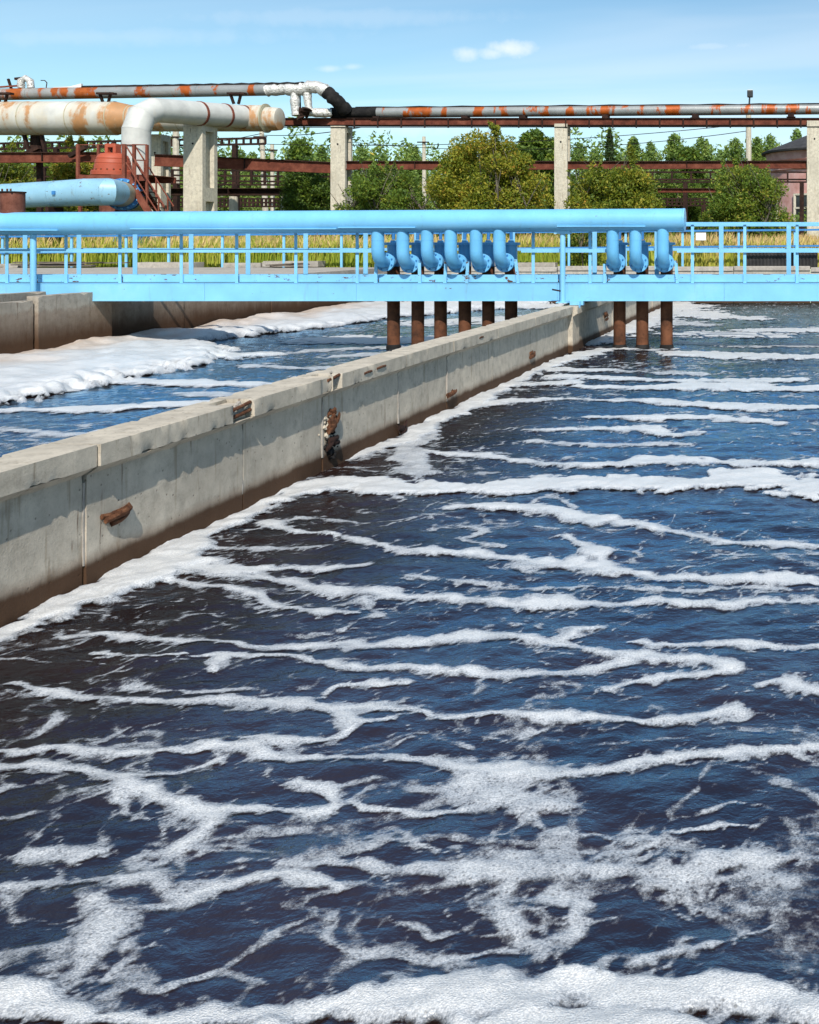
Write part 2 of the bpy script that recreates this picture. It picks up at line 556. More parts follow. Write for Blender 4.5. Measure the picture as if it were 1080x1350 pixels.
def stuff(o, label=None, cat=None):
    o['kind'] = 'stuff'
    if label:
        o['label'] = label
        o['category'] = cat
    return o


def thing(name, label, cat, loc, group=None):
    o = bpy.data.objects.new(name, None)
    COL.objects.link(o)
    o.empty_display_size = 0.2
    o.location = loc
    WL[o] = Vector(loc)
    return tag(o, label, cat, group)


def place(name, me, parent, p, rot=(0, 0, 0), sc=(1, 1, 1)):
    """a piece that shares mesh data, at world point p, as a child of parent"""
    o = bpy.data.objects.new(name, me)
    COL.objects.link(o)
    o.parent = parent
    o.location = Vector(p) - WL[parent]
    o.rotation_euler = rot
    o.scale = sc
    WL[o] = Vector(p)
    return o


# gradient noise on numpy arrays
def _grad(ix, iy, seed):
    h = (ix * 374761393 + iy * 668265263 + seed * 1442695041) & 0xffffffff
    h = ((h ^ (h >> 13)) * 1274126177) & 0xffffffff
    h = h ^ (h >> 16)
    a = (h & 0xffff) / 65536.0 * 2 * np.pi
    return np.cos(a), np.sin(a)


def pn(x, y, seed=0):
    x = np.asarray(x, float)
    y = np.asarray(y, float)
    ix, iy = np.floor(x).astype(np.int64), np.floor(y).astype(np.int64)
    fx, fy = x - ix, y - iy
    u, v_ = fx * fx * fx * (fx * (fx * 6 - 15) + 10), fy * fy * fy * (fy * (fy * 6 - 15) + 10)
    res = []
    for j in (0, 1):
        for i in (0, 1):
            gx, gy = _grad(ix + i, iy + j, seed)
            res.append(gx * (fx - i) + gy * (fy - j))
    return (res[0] * (1 - u) + res[1] * u) * (1 - v_) + (res[2] * (1 - u) + res[3] * u) * v_


def fbm(x, y, oct_=4, seed=0, gain=0.5):
    s, a, f = 0, 1.0, 1.0
    for k in range(oct_):
        s = s + a * pn(x * f, y * f, seed + k * 17)
        a *= gain
        f *= 2.03
    return s


def grid_mesh(name, xs, ys, Z, mat, attrs=None, keep=None):
    nx, ny = len(xs), len(ys)
    X, Y = np.meshgrid(xs, ys)
    co = np.stack([X, Y, Z], -1).reshape(-1, 3)
    idx = np.arange(nx * ny).reshape(ny, nx)
    q = np.stack([idx[:-1, :-1], idx[:-1, 1:], idx[1:, 1:], idx[1:, :-1]], -1)
    if keep is not None:
        kk = keep[:-1, :-1] | keep[:-1, 1:] | keep[1:, 1:] | keep[1:, :-1]
        q = q[kk]
    q = q.reshape(-1, 4)
    used = np.unique(q)
    remap = np.zeros(nx * ny, np.int64)
    remap[used] = np.arange(len(used))
    q = remap[q]
    co = co[used]
    me = raw_mesh(name, co, q, mat, {k: v_.reshape(-1)[used] for k, v_ in (attrs or {}).items()})
    me.polygons.foreach_set('use_smooth', np.ones(len(q), bool))
    return me


def raw_mesh(name, co, quads, mat, attrs=None):
    me = bpy.data.meshes.new(name)
    k = quads.shape[1]
    me.vertices.add(len(co))
    me.vertices.foreach_set('co', np.ascontiguousarray(co, np.float32).ravel())
    me.loops.add(quads.size)
    me.loops.foreach_set('vertex_index', np.ascontiguousarray(quads, np.int32).ravel())
    me.polygons.add(len(quads))
    me.polygons.foreach_set('loop_start', np.arange(0, quads.size, k, dtype=np.int32))
    me.polygons.foreach_set('loop_total', np.full(len(quads), k, np.int32))
    for nm, arr in (attrs or {}).items():
        at = me.attributes.new(nm, 'FLOAT', 'POINT')
        at.data.foreach_set('value', np.ascontiguousarray(arr, np.float32))
    me.materials.append(MATS[mat])
    me.update(calc_edges=True)
    return me


def link(name, me, loc=(0, 0, 0)):
    o = bpy.data.objects.new(name, me)
    COL.objects.link(o)
    o.location = loc
    WL[o] = Vector(loc)
    return o


# ------------------------------------------------------------------ the setting: ground and tanks
GZ = 1.10                        # ground level above the water
XL, XD, XR = -12.8, -4.15, 8.0   # faces of left wall, dividing wall, right wall
YN, YF = 1.0, 32.5               # near and far end of the tanks
g = MB()
for x0, x1, y0, y1 in ((-900, 900, YF + 0.35, 2500), (-900, -60, -300, YF + 0.35), (XR + 0.3, 900, -300, YF + 0.35), (XL - 0.4, XR + 0.3, -300, YN - 0.3)):
    g.add([(x0, y0, GZ), (x1, y0, GZ), (x1, y1, GZ), (x0, y1, GZ)], [(0, 1, 2, 3)])
structure(g.build('ground', 'ground', smooth=False))
structure(MB().box(-60.0, XL - 0.45, -300, 23.0, 0.2, 0.55).build('low_ground', 'ground', smooth=False))
structure(MB().box(-60.0, XL - 0.45, 23.0, YF + 0.34, 0.2, GZ + 0.01).build('concrete_apron', 'concrete_slab', smooth=False))
structure(MB().box(XL - 0.4, XR + 0.3, YN - 0.3, YF + 0.3, -3.2, -3.0).build('tank_floor', 'concrete_far'))

# --- water and foam
# foam streaks of the right tank: photo points on the water plane with half thickness in pixels
ST = []


def S(pts, hm=1.0):
    ST.append((pts, hm))


S([(355, 660, 9), (420, 641, 9), (520, 641, 9), (600, 645, 8), (680, 643, 9), (740, 637, 11), (800, 640, 10), (870, 637, 10), (975, 633, 14), (1040, 637, 12), (1090, 640, 12)], 1.3)
S([(560, 596, 3), (625, 600, 4), (715, 609, 3), (810, 612, 5), (890, 607, 6), (990, 611, 5), (1075, 610, 6)])
S([(690, 567, 2), (840, 566, 4), (890, 572, 4), (920, 570, 3)])
S([(705, 582, 2), (810, 586, 3), (910, 585, 2)], .7)
S([(775, 549, 2), (860, 550, 4), (940, 550, 3), (1020, 557, 3)])
S([(755, 525, 2), (880, 530, 3), (980, 537, 5), (1075, 536, 3)])
S([(765, 510, 2), (860, 511, 3), (970, 509, 6), (1020, 512, 4), (1085, 514, 3)])
S([(740, 497, 3), (840, 500, 2), (965, 502, 3), (1050, 501, 3)])
S([(790, 488, 2), (860, 490, 2), (920, 494, 2)], .7)
S([(885, 465, 3), (940, 468, 4), (1020, 470, 4), (1090, 471, 3)])
S([(885, 440, 2), (955, 441, 4), (1020, 442, 3)])
S([(980, 435, 2), (1060, 436, 3)])
S([(900, 413, 4), (940, 417, 3), (1000, 420, 1.5)])
S([(900, 452, 2), (990, 456, 2), (1080, 455, 2)], .7)
S([(880, 425, 3), (930, 428, 2)], .7)
# bank along the dividing wall
S([(-4.17, 1.2, 0.155), (-4.12, 2.4, 0.185), (-4.07, 3.6, 0.155), (-4.14, 4.6, 0.155), (-4.07, 5.3, 0.165), (-4.00, 5.9, 0.185), (-3.98, 6.4, 0.196), (-4.10, 7.0, 0.155), (-4.12, 7.6, 0.134), (-4.17, 8.2, 0.113), (-4.24, 8.7, 0.051)], -1.7)
S([(-4.22, 9.3, 0.051), (-4.07, 9.8, 0.144), (-4.02, 10.4, 0.175), (-4.07, 11.2, 0.175), (-3.97, 12.2, 0.196), (-4.12, 13.2, 0.165), (-4.07, 14.2, 0.175), (-4.12, 15.4, 0.165), (-4.02, 16.6, 0.231), (-3.82, 17.8, 0.283), (-3.62, 18.6, 0.180)], -1.7)
S([(-3.75, 18.55, .10), (-3.3, 18.75, .16), (-2.9, 18.62, .14), (-2.35, 18.8, .10)], -1.2)
S([(-4.1, 19.5, .2), (-4.0, 22, .3), (-4.0, 26, .35), (-3.9, 30, .4), (-3.8, 32.2, .4)], -2.0)
S([(-3.75, 6.2, .10), (-3.2, 6.25, .12), (-2.7, 6.3, .06)], -1.0)
S([(-3.8, 8.25, .12), (-3.3, 8.2, .2), (-2.9, 8.25, .2)], -1.4)
S([(545, 580, 6), (540, 600, 5), (550, 625, 6)], .8)
S([(735, 487, 3), (805, 488, 2)], 1.2)
S([(660, 506, 4), (750, 506, 3)], 1.2)
S([(620, 536, 4), (680, 529, 3), (740, 526, 2)], 1.1)
S([(770, 450, 4), (800, 437, 5), (830, 425, 4), (870, 410, 4), (895, 404, 3)], 1.2)
S([(350, 687, 4), (390, 700, 4), (450, 707, 4), (540, 725, 6), (615, 730, 7), (700, 740, 8), (790, 747, 9), (860, 760, 7), (940, 762, 6), (1040, 765, 7), (1090, 769, 6)])
S([(745, 705, 3), (765, 716, 5), (785, 728, 7), (795, 742, 7)])
S([(590, 670, 3), (690, 667, 5), (740, 675, 6), (780, 684, 7), (810, 688, 6), (870, 697, 4), (910, 702, 4), (955, 711, 5), (1040, 717, 6), (1090, 720, 5)])
S([(690, 668, 2), (720, 655, 3), (760, 668, 3)], .7)
S([(600, 690, 2), (640, 700, 3), (610, 712, 2), (660, 720, 2)], .6)
S([(205, 745, 12), (240, 747, 10), (350, 761, 6), (430, 775, 6), (500, 784, 8), (615, 789, 8), (690, 796, 9), (740, 799, 12), (820, 795, 6), (890, 790, 7), (980, 795, 6), (1050, 790, 7), (1090, 792, 6)])
S([(200, 765, 3), (300, 775, 3), (360, 797, 4), (430, 808, 5), (470, 806, 3)])
S([(255, 725, 3), (350, 722, 3), (420, 720, 2)], .7)
S([(330, 700, 2), (400, 682, 2), (470, 690, 2)], .6)
S([(480, 790, 4), (495, 805, 5), (500, 812, 3)], .7)
S([(540, 760, 2), (700, 772, 3), (860, 778, 3), (1000, 775, 3), (1080, 777, 3)], .6)
S([(75, 837, 4), (175, 837, 4), (280, 846, 4), (380, 848, 6), (450, 846, 5), (540, 846, 6), (620, 837, 7), (690, 842, 6), (760, 850, 8), (820, 860, 7), (890, 865, 8), (960, 879, 6), (910, 890, 6), (840, 898, 5), (790, 910, 4)])
S([(740, 845, 8), (760, 830, 6), (790, 825, 3)])
S([(120, 860, 3), (230, 865, 3), (310, 862, 4), (390, 865, 4), (450, 870, 5), (500, 877, 6), (540, 878, 5), (590, 890, 4), (660, 890, 6), (730, 886, 6), (780, 880, 8), (840, 870, 6)])
S([(290, 862, 4), (280, 873, 6), (275, 882, 4)])
S([(830, 845, 5), (900, 848, 5), (1000, 850, 5), (1085, 850, 6)])
S([(1010, 905, 7), (1035, 898, 10), (1060, 905, 10), (1090, 915, 9)])
S([(0, 904, 5), (80, 908, 6), (185, 916, 7), (240, 922, 6), (320, 922, 8), (380, 928, 10), (450, 930, 10), (540, 937, 7), (610, 945, 7), (690, 940, 6), (765, 946, 7), (850, 949, 8), (920, 941, 14), (970, 932, 11)])
S([(185, 898, 5), (230, 905, 4), (330, 908, 4)], .7)
S([(430, 915, 5), (455, 905, 5), (490, 902, 5), (540, 906, 3)])
S([(450, 938, 8), (475, 955, 10), (520, 950, 6)])
S([(320, 972, 5), (390, 975, 7), (440, 972, 6), (470, 960, 8)])
S([(0, 985, 6), (100, 984, 6), (210, 985, 6), (300, 986, 8), (350, 996, 9), (410, 996, 9), (540, 999, 7), (590, 1010, 10), (650, 1020, 15), (730, 1020, 11), (800, 1012, 9), (860, 1001, 8), (940, 991, 7), (1010, 992, 8), (1050, 989, 7), (1090, 990, 6)])
S([(630, 1025, 18), (665, 1040, 26), (692, 1058, 24), (740, 1055, 14)], .8)
S([(680, 1060, 16), (705, 1082, 12), (720, 1090, 6)], .7)
S([(0, 1006, 6), (100, 1011, 11), (150, 1020, 13), (190, 1045, 13), (230, 1064, 14), (270, 1082, 18), (240, 1115, 16)], .9)
S([(280, 1075, 8), (320, 1070, 6), (380, 1071, 5), (425, 1070, 5), (440, 1055, 7), (430, 1037, 7), (390, 1030, 5)])
S([(460, 1055, 5), (540, 1066, 5), (620, 1064, 4)])
S([(150, 1020, 8), (240, 1014, 5), (300, 1004, 6)])
S([(150, 1055, 6), (165, 1075, 7), (180, 1088, 5)], .6)
S([(270, 1100, 22), (220, 1125, 20), (170, 1136, 10)], .8)
S([(30, 1120, 7), (90, 1126, 15), (140, 1120, 10)], .7)
S([(0, 1165, 12), (50, 1163, 12), (120, 1158, 9), (180, 1157, 8), (230, 1164, 20), (260, 1180, 20), (190, 1196, 9)], .8)
S([(250, 1175, 18), (320, 1155, 13), (380, 1147, 9), (430, 1158, 8), (458, 1164, 7)], .9)
S([(310, 1132, 5), (400, 1132, 6), (480, 1137, 6), (540, 1145, 12), (615, 1140, 17), (690, 1145, 22), (765, 1140, 22), (840, 1145, 20), (900, 1155, 30), (970, 1140, 18), (1030, 1131, 15), (1090, 1130, 15)], .8)
S([(500, 1105, 5), (540, 1112, 6), (585, 1118, 6)], .7)
S([(740, 1098, 5), (820, 1102, 5), (860, 1113, 7), (800, 1125, 10)], .7)
S([(880, 1098, 5), (940, 1088, 6), (990, 1087, 4)])
S([(510, 1090, 6), (530, 1100, 7), (545, 1108, 5)], .7)
S([(120, 1185, 12), (140, 1215, 24), (120, 1240, 26), (100, 1280, 26)], .5)
S([(175, 1250, 14), (155, 1285, 12)], .5)
S([(670, 1180, 24), (682, 1215, 24), (705, 1245, 28), (765, 1232, 18), (780, 1190, 8)], .5)
S([(740, 1180, 14), (800, 1185, 6)], .5)
S([(590, 1255, 7), (640, 1250, 9), (690, 1252, 12)], .6)
S([(835, 1268, 12), (890, 1250, 15), (940, 1236, 10), (970, 1223, 6), (1015, 1217, 4)], .8)
S([(-30, 1322, 29), (75, 1320, 23), (150, 1334, 21), (225, 1346, 21), (300, 1352, 19), (375, 1349, 25), (430, 1334, 33), (500, 1316, 39), (560, 1310, 41), (615, 1310, 41), (740, 1314, 41), (840, 1320, 37), (940, 1320, 29), (1015, 1322, 25), (1090, 1332, 23)], 2.0)

S([(120, 1400, 40), (300, 1400, 46), (600, 1395, 60), (860, 1395, 46), (960, 1420, 30)], 2.0)
SL = []                           # left tank
SL_src = [([(-11.6, 2, 1.5), (-11.4, 6, 1.6), (-11.2, 9, 1.7), (-11.3, 12, 1.75), (-11.25, 14.5, 1.65), (-11.3, 16.5, 1.7), (-11.5, 17.8, 1.3)], -9.5),
          ([(-12.5, 17, .8), (-12.4, 19, .7), (-12.3, 21, .8), (-12.0, 23, 1.1), (-11.8, 26, 1.4), (-11.2, 29, 1.9), (-10, 31.5, 2.2)], -9.0),
          ([(-12.9, 2, .5), (-12.9, 10, .55), (-12.9, 18, .6), (-12.9, 30, .8)], -11.0),
          ([(-10.2, 17.4, .5), (-9.4, 17.7, .35)], -3.0),
          ([(-10.5, 30.0, 1.0), (-8, 30.5, .8), (-5, 31, .8)], -3.0),
          ([(150, 503, 3), (260, 506, 4), (335, 507, 3)], 1.4),
          ([(-20, 541, 3), (130, 539, 4), (200, 536, 5), (285, 529, 3)], 1.3),
          ([(90, 588, 5), (130, 578, 6), (165, 568, 6), (205, 562, 3)], 1.8),
          ([(-10, 567, 2), (100, 572, 3)], .7), ([(-10, 522, 3), (80, 515, 5)], 1.0),
          ([(425, 449, 4), (470, 447, 5), (520, 450, 4), (600, 446, 4), (680, 440, 3)], 1.3),
          ([(330, 482, 2), (420, 486, 2), (500, 478, 2)], .7), ([(440, 470, 2), (520, 466, 2)], .7), ([(560, 425, 4), (640, 422, 4), (720, 418, 3)], 1.0),
          ([(360, 468, 2), (420, 462, 2), (520, 458, 3)], .7), ([(240, 518, 2), (330, 521, 3), (420, 512, 2)], .7)]


def catmull(q, sub=4):
    q = np.array(q, float)
    ext = np.vstack([2 * q[0] - q[1], q, 2 * q[-1] - q[-2]])
    out = []
    for i in range(1, len(ext) - 2):
        p0_, p1_, p2_, p3_ = ext[i - 1], ext[i], ext[i + 1], ext[i + 2]
        for k in range(sub):
            u = k / sub
            out.append(0.5 * (2 * p1_ + (p2_ - p0_) * u + (2 * p0_ - 5 * p1_ + 4 * p2_ - p3_) * u * u + (3 * p1_ - p0_ - 3 * p2_ + p3_) * u ** 3))
    out.append(ext[-2])
    return out


def worley(x, y, seed):
    ix, iy = np.floor(x).astype(np.int64), np.floor(y).astype(np.int64)
    f1 = np.full(x.shape, 9.0)
    f2 = np.full(x.shape, 9.0)
    for j in (-1, 0, 1):
        for i in (-1, 0, 1):
            gx, gy = _grad(ix + i, iy + j, seed)
            d_ = np.hypot(ix + i + 0.5 + 0.48 * gx - x, iy + j + 0.5 + 0.48 * gy - y)
            f2 = np.minimum(f2, np.maximum(f1, d_))
            f1 = np.minimum(f1, d_)
    return f2 - f1


def foam_field(xs, ys, strokes, seed, lace_k=1.0):
    X, Y = np.meshgrid(xs, ys)
    wx = X + 0.07 * fbm(X * 2.1, Y * 2.1, 3, seed + 1) + 0.030 * fbm(X * 9, Y * 9, 3, seed + 2)
    wy = Y + 0.07 * fbm(X * 2.1, Y * 2.1, 3, seed + 5) + 0.030 * fbm(X * 9, Y * 9, 3, seed + 6)
    RM = np.clip(1.0 + 0.85 * fbm(X * 1.5, Y * 2.2, 3, seed + 81, 0.6) + 0.45 * fbm(X * 7, Y * 7, 3, seed + 85, 0.6), 0.3, 2.0)
    D = np.full(X.shape, -1.5)
    Hh = np.zeros(X.shape)
    todo = []
    for pts, hm in strokes:
        todo.append((pts, hm))
        if xs[-1] > 0 and hm > 0:
            w_ = []
            for px, py, h in pts:
                yy = EYE * F / (py - CY)
                xm = 0.30 - (px - CX) / F * yy
                w_.append((xm, yy + 0.22 * (xm - 0.15), max(h * yy * yy / (EYE * F), 0.012)))
            todo.append((w_, -hm))
    for pts, hm in todo:
        q = []
        if hm < 0:
            hm = -hm
            q = [tuple(k) for k in catmull(pts)]
            pts = []
        for px, py, h in (catmull(pts) if len(pts) else []):
            yy = EYE * F / (py - CY)
            q.append(((px - CX) / F * yy, yy, max(h * yy * yy / (EYE * F), 0.012)))
        for (ax, ay, ar), (bx, by, br) in zip(q[:-1], q[1:]):
            m = 3.4 * max(ar, br) + 0.15
            i0, i1 = np.searchsorted(xs, [min(ax, bx) - m, max(ax, bx) + m])
            j0, j1 = np.searchsorted(ys, [min(ay, by) - m, max(ay, by) + m])
            if i1 <= i0 or j1 <= j0:
                continue
            sx, sy = wx[j0:j1, i0:i1], wy[j0:j1, i0:i1]
            L2 = (bx - ax) ** 2 + (by - ay) ** 2 + 1e-9
            tt = np.clip(((sx - ax) * (bx - ax) + (sy - ay) * (by - ay)) / L2, 0, 1)
            dd = np.hypot(sx - ax - tt * (bx - ax), sy - ay - tt * (by - ay))
            rr_ = ar + tt * (br - ar)
            rr_ = rr_ * 0.96 * (RM[j0:j1, i0:i1] if hm < 5 else 1 + 0.4 * (RM[j0:j1, i0:i1] - 1))
            den = np.clip((rr_ - dd) / np.minimum(rr_, 0.075), -1.5, 1.0) * (1.0 if hm > 0.85 else 0.62)
            den = den + (0.35 * np.clip((rr_ - dd) / rr_, 0, 1) if hm > 1.2 else 0.0)
            sub = D[j0:j1, i0:i1]
            np.maximum(sub, den, out=sub)
            e = np.clip((1 - dd / rr_) * 1.9, 0, 1)
            hs = np.sqrt(e * (2 - e)) * np.minimum(rr_ * 0.08, 0.018) * hm
            sub = Hh[j0:j1, i0:i1]
            np.maximum(sub, hs, out=sub)
    brk = fbm(X * 5.0, Y * 5.0, 4, seed + 61, 0.6)
    fine = fbm(X * 16.0, Y * 16.0, 3, seed + 65, 0.6)
    # thin streaks and lace between the traced bands
    ax_ = X + 0.30 * fbm(X * 0.9, Y * 0.9, 3, seed + 11)
    ay_ = Y + 0.30 * fbm(X * 0.9, Y * 0.9, 3, seed + 13)
    rid = 1 - np.abs(fbm(ax_ * 0.7, ay_ * 1.9, 4, seed + 21, 0.55)) * 2.0
    pat = fbm(X * 0.35, Y * 0.7, 3, seed + 31)
    lace = (rid - 0.89 + 0.20 * pat) * 4.0
    rid2 = 1 - np.abs(fbm(ax_ * 1.9, ay_ * 3.6, 3, seed + 41, 0.6)) * 2.0
    lace2 = (rid2 - 0.93 + 0.18 * fbm(X * 0.6, Y * 0.9, 2, seed + 51)) * 3.2
    bx_ = ax_ + 0.10 * fbm(X * 3.0, Y * 3.0, 3, seed + 91)
    by_ = ay_ + 0.10 * fbm(X * 3.0, Y * 3.0, 3, seed + 93)
    ve1 = (0.050 + 0.06 * pat - worley(bx_ * 0.95, by_ * 1.55, seed + 7)) * 5.0
    ve2 = (0.020 + 0.10 * fbm(X * 0.8, Y * 1.1, 3, seed + 97) - worley(bx_ * 2.3, by_ * 3.6, seed + 8)) * 4.0
    ve3 = (0.040 + 0.07 * pat + 0.05 * brk - worley(bx_ * 1.25, by_ * 3.0, seed + 9)) * 9.0
    ve4 = (0.020 + 0.09 * fbm(X * 0.5, Y * 0.8, 3, seed + 99) - worley(bx_ * 3.2, by_ * 6.5, seed + 10)) * 9.0
    ve2 = np.maximum(ve2, np.maximum(ve3, ve4))
    lace = np.clip(np.maximum(np.maximum(lace, lace2), np.maximum(ve1, ve2)) * lace_k, -1, 0.42) - 0.14 + 0.32 * brk + 0.14 * fine
    # ragged fringe of tendrils around each band
    rid3 = 1 - np.abs(fbm(ax_ * 4.5 + 0.1 * brk, ay_ * 6.0, 3, seed + 71, 0.6)) * 2.0
    near = np.clip(1 + D / 1.4, 0, 1)
    fringe = (rid3 - 0.80) * 2.6 * near - 0.25 * (1 - near) + 0.25 * fine
    fringe = np.minimum(fringe, 0.38) - (near <= 0) * 2
    core = D + (0.60 * brk + 0.26 * fine) * np.clip(1.25 - D, 0.12, 1)
    D2 = np.maximum(np.maximum(core, fringe), lace)
    sm_ = np.clip((core - 0.02) / 0.75, 0, 1)
    Hh = Hh * sm_ * (2 - sm_)
    return X, Y, D2, Hh


def water_z(X, Y, seed):
    z = 0.020 * fbm(X * 1.1, Y * 1.8, 3, seed) + 0.014 * fbm(X * 3.5, Y * 5.0, 3, seed + 3)
    return z - 0.006


# right tank
ys = [YN]
while ys[-1] < YF:
    ys.append(ys[-1] + max(0.0038 * ys[-1], 0.011))
ys = np.array(ys)
ys = ys * (1 + (YF - ys[-1]) / (ys[-1] - YN) * 0)
ys[-1] = YF
xs = np.concatenate([np.arange(-4.20, 1.4, 0.0145), np.linspace(1.4, XR, 130)[1:]])
X, Y, D, Hh = foam_field(xs, ys, ST, 3)
Zw = water_z(X, Y, 91)
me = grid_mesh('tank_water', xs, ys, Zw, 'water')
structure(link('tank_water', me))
lump = 1 + 0.22 * fbm(X * 3.0, Y * 3.0, 3, 77, 0.5)
Zf = Zw + 0.004 + Hh * np.clip(lump, 0.25, 2.0) + 0.003 * np.clip(D, 0, 1) * fbm(X * 22, Y * 22, 2, 78)
me = grid_mesh('foam', xs, ys, Zf, 'foam', {'foam': D, 'tint': np.zeros_like(D)}, keep=D > -0.36)
stuff(link('foam', me), 'white foam streaks drifting on the dark water of the right tank', 'foam')

# left tank
xs = np.arange(XL - 0.05, -4.25, 0.036)
ys = [YN]
while ys[-1] < YF:
    ys.append(ys[-1] + (0.10 if ys[-1] < 7 else max(0.0042 * ys[-1], 0.02)))
ys = np.array(ys)
ys[-1] = YF
X, Y, D, Hh = foam_field(xs, ys, SL_src, 203, 1.1)
Zw = water_z(X, Y, 191)
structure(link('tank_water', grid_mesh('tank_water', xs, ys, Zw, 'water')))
lump = 1 + 0.6 * fbm(X * 0.9, Y * 0.9, 3, 277, 0.45)
Hh = np.maximum(Hh, 0)
Zf = Zw + 0.004 + Hh * np.clip(lump, 0.3, 2.0) + 0.003 * np.clip(D, 0, 1) * fbm(X * 9, Y * 9, 3, 278)
tint = np.clip((XL + 1.2 - X) / 1.6 + 0.6 * fbm(X * 1.2, Y * 0.6, 3, 300), 0, 0.8) * (D > 0.1)
me = grid_mesh('foam', xs, ys, Zf, 'foam', {'foam': D, 'tint': tint}, keep=D > -0.36)
stuff(link('foam', me), 'thick cream-white foam bank lying against the left tank wall', 'foam')


# --- concrete walls made of panels
def chipped_loft(profile, y0, y1, step, amp, seed, notch=None, dxy=(0.0, 0.0), chip=0.018):
    """sweep an (x, z) profile along y with worn corners; notch = (ya, yb, depth): broken front edge"""
    pr = []
    n = len(profile)
    for i in range(n):
        a, b = Vector(profile[i]), Vector(profile[(i + 1) % n])
        L = (b - a).length
        k = max(1, int(round(L / 0.05)))
        for j in range(k):
            pr.append((a.lerp(b, j / k), j == 0))
    c = sum((p for p, _ in pr), Vector((0, 0))) / len(pr)
    m = max(2, int((y1 - y0) / step))
    rings = []
    for s in range(m + 1):
        y = y0 + (y1 - y0) * s / m
        f = (y - y0) / (y1 - y0)
        ring = []
        for i, (p, corner) in enumerate(pr):
            x, z = p
            nz = amp * float(fbm(np.array(y * 5.0 + seed), np.array(i * 0.37 + z * 4), 3, seed))
            if corner:
                ch = max(0.0, float(fbm(np.array(y * 6.0 + seed * 3.1), np.array(i * 1.7), 4, seed + 5, 0.65)) - 0.22) * chip * 7
                d = (c - p).normalized() * min(ch, chip * 2.2)
                x, z = x + d.x, z + d.y
            x += nz + dxy[0] + (dxy[1] - dxy[0]) * f
            z += nz * 0.5
            e = min(s, m - s)
            yy = y
            if e == 0 and corner:
                yy += 0.02 * (1 if s == 0 else -1) * abs(float(pn(np.array(i * 0.9), np.array(seed * 1.3), 3)))
            if notch and notch[0] <= y <= notch[1] and p.x > c.x - 0.02:
                x -= notch[2] * (0.75 + 0.6 * float(pn(np.array(y * 21.0), np.array(z * 19.0), seed)))
                if z > c.y:
                    z -= notch[2] * 0.35
            ring.append((x, yy, z))
        rings.append(ring)
    return MB().loft(rings)


dw = thing('dividing_wall', 'long grey concrete wall between the two tanks with a worn coping', 'wall', (XD - 0.1, 9.0, -1.0))
joints = [YN, 2.60, 4.28, 5.90, 7.56, 8.83, 10.48, 11.92, 13.60, 15.50, 18.05]
joints2 = [18.60, 20.4, 22.2, 24.0, 26.0, 28.0, 30.2, YF]
ri = random.Random(4)
spans = list(zip(joints[:-1], joints[1:])) + [(18.06, 18.59)] + list(zip(joints2[:-1], joints2[1:]))
for i, (a, b) in enumerate(spans):
    off = (ri.uniform(-0.012, 0.012), ri.uniform(-0.012, 0.012))
    pil = a == 18.06
    if pil:
        off = (0.07, 0.07)
    step = 0.07 if b < 13 else 0.14
    prof = [(XD - 0.17, -1.0), (XD, -1.0), (XD, 0.64), (XD + 0.075, 0.692), (XD - 0.20, 0.692), (XD - 0.17, 0.62)]
    nt = None
    chipped_loft(prof, a + 0.008, b - 0.008, step, 0.003, 11 + i, nt, off, 0.004).build('wall_panel', 'concrete_wall', dw, angle=50)
    cp = [(XD - 0.22, 0.694), (XD + 0.085, 0.694), (XD + 0.085, 0.82), (XD - 0.22, 0.825)]
    nt = {3: (7.28, 7.58, 0.075), 5: (8.84, 9.0, 0.06), 4: (8.66, 8.82, 0.02), 7: (11.93, 12.1, 0.02)}.get(i)
    chipped_loft(cp, a + 0.006, b - 0.006, 0.03 if b < 13 else 0.09, 0.0025, 41 + i, nt, off, 0.009).build('coping', 'concrete_wall', dw, angle=50)
# mortar in the joints, light and rough
for yj in joints[3:-1]:
    z0, z1 = 0.12, 0.60
    rings = []
    for k in range(9):
        z = z0 + (z1 - z0) * k / 8
        ww = 0.013 * (0.6 + 0.8 * abs(float(pn(np.array(z * 7.0), np.array(yj), 3))))
        dpt = 0.003 + 0.016 * abs(float(pn(np.array(z * 9.0), np.array(yj), 7)))
        rings.append([(XD - 0.05, yj - ww, z), (XD + dpt * 0.4, yj - ww, z), (XD + dpt, yj, z), (XD + dpt * 0.4, yj + ww, z), (XD - 0.05, yj + ww, z)])
    MB().loft(rings).build('mortar_seam', 'concrete_slab', dw, angle=60)
# reinforcing bars laid bare where the coping has broken
for yj, zs in ((7.45, (0.79, 0.735)), (8.90, (0.80,))):
    for z in zs:
        MB().tube([(XD + 0.06, yj - 0.12, z - 0.012), (XD + 0.066, yj, z), (XD + 0.06, yj + 0.11, z + 0.012)], 0.014, 8).build('reinforcing_bar', 'rust_debris', dw)
for yj, z, ln in ((9.55, 0.765, 0.08), (9.85, 0.775, 0.10), (12.9, 0.77, 0.08)):
    MB().tube([(XD + 0.083, yj - ln, z - 0.005), (XD + 0.089, yj, z + 0.003), (XD + 0.083, yj + ln, z)], 0.011, 8).build('reinforcing_bar', 'rust_debris', dw)


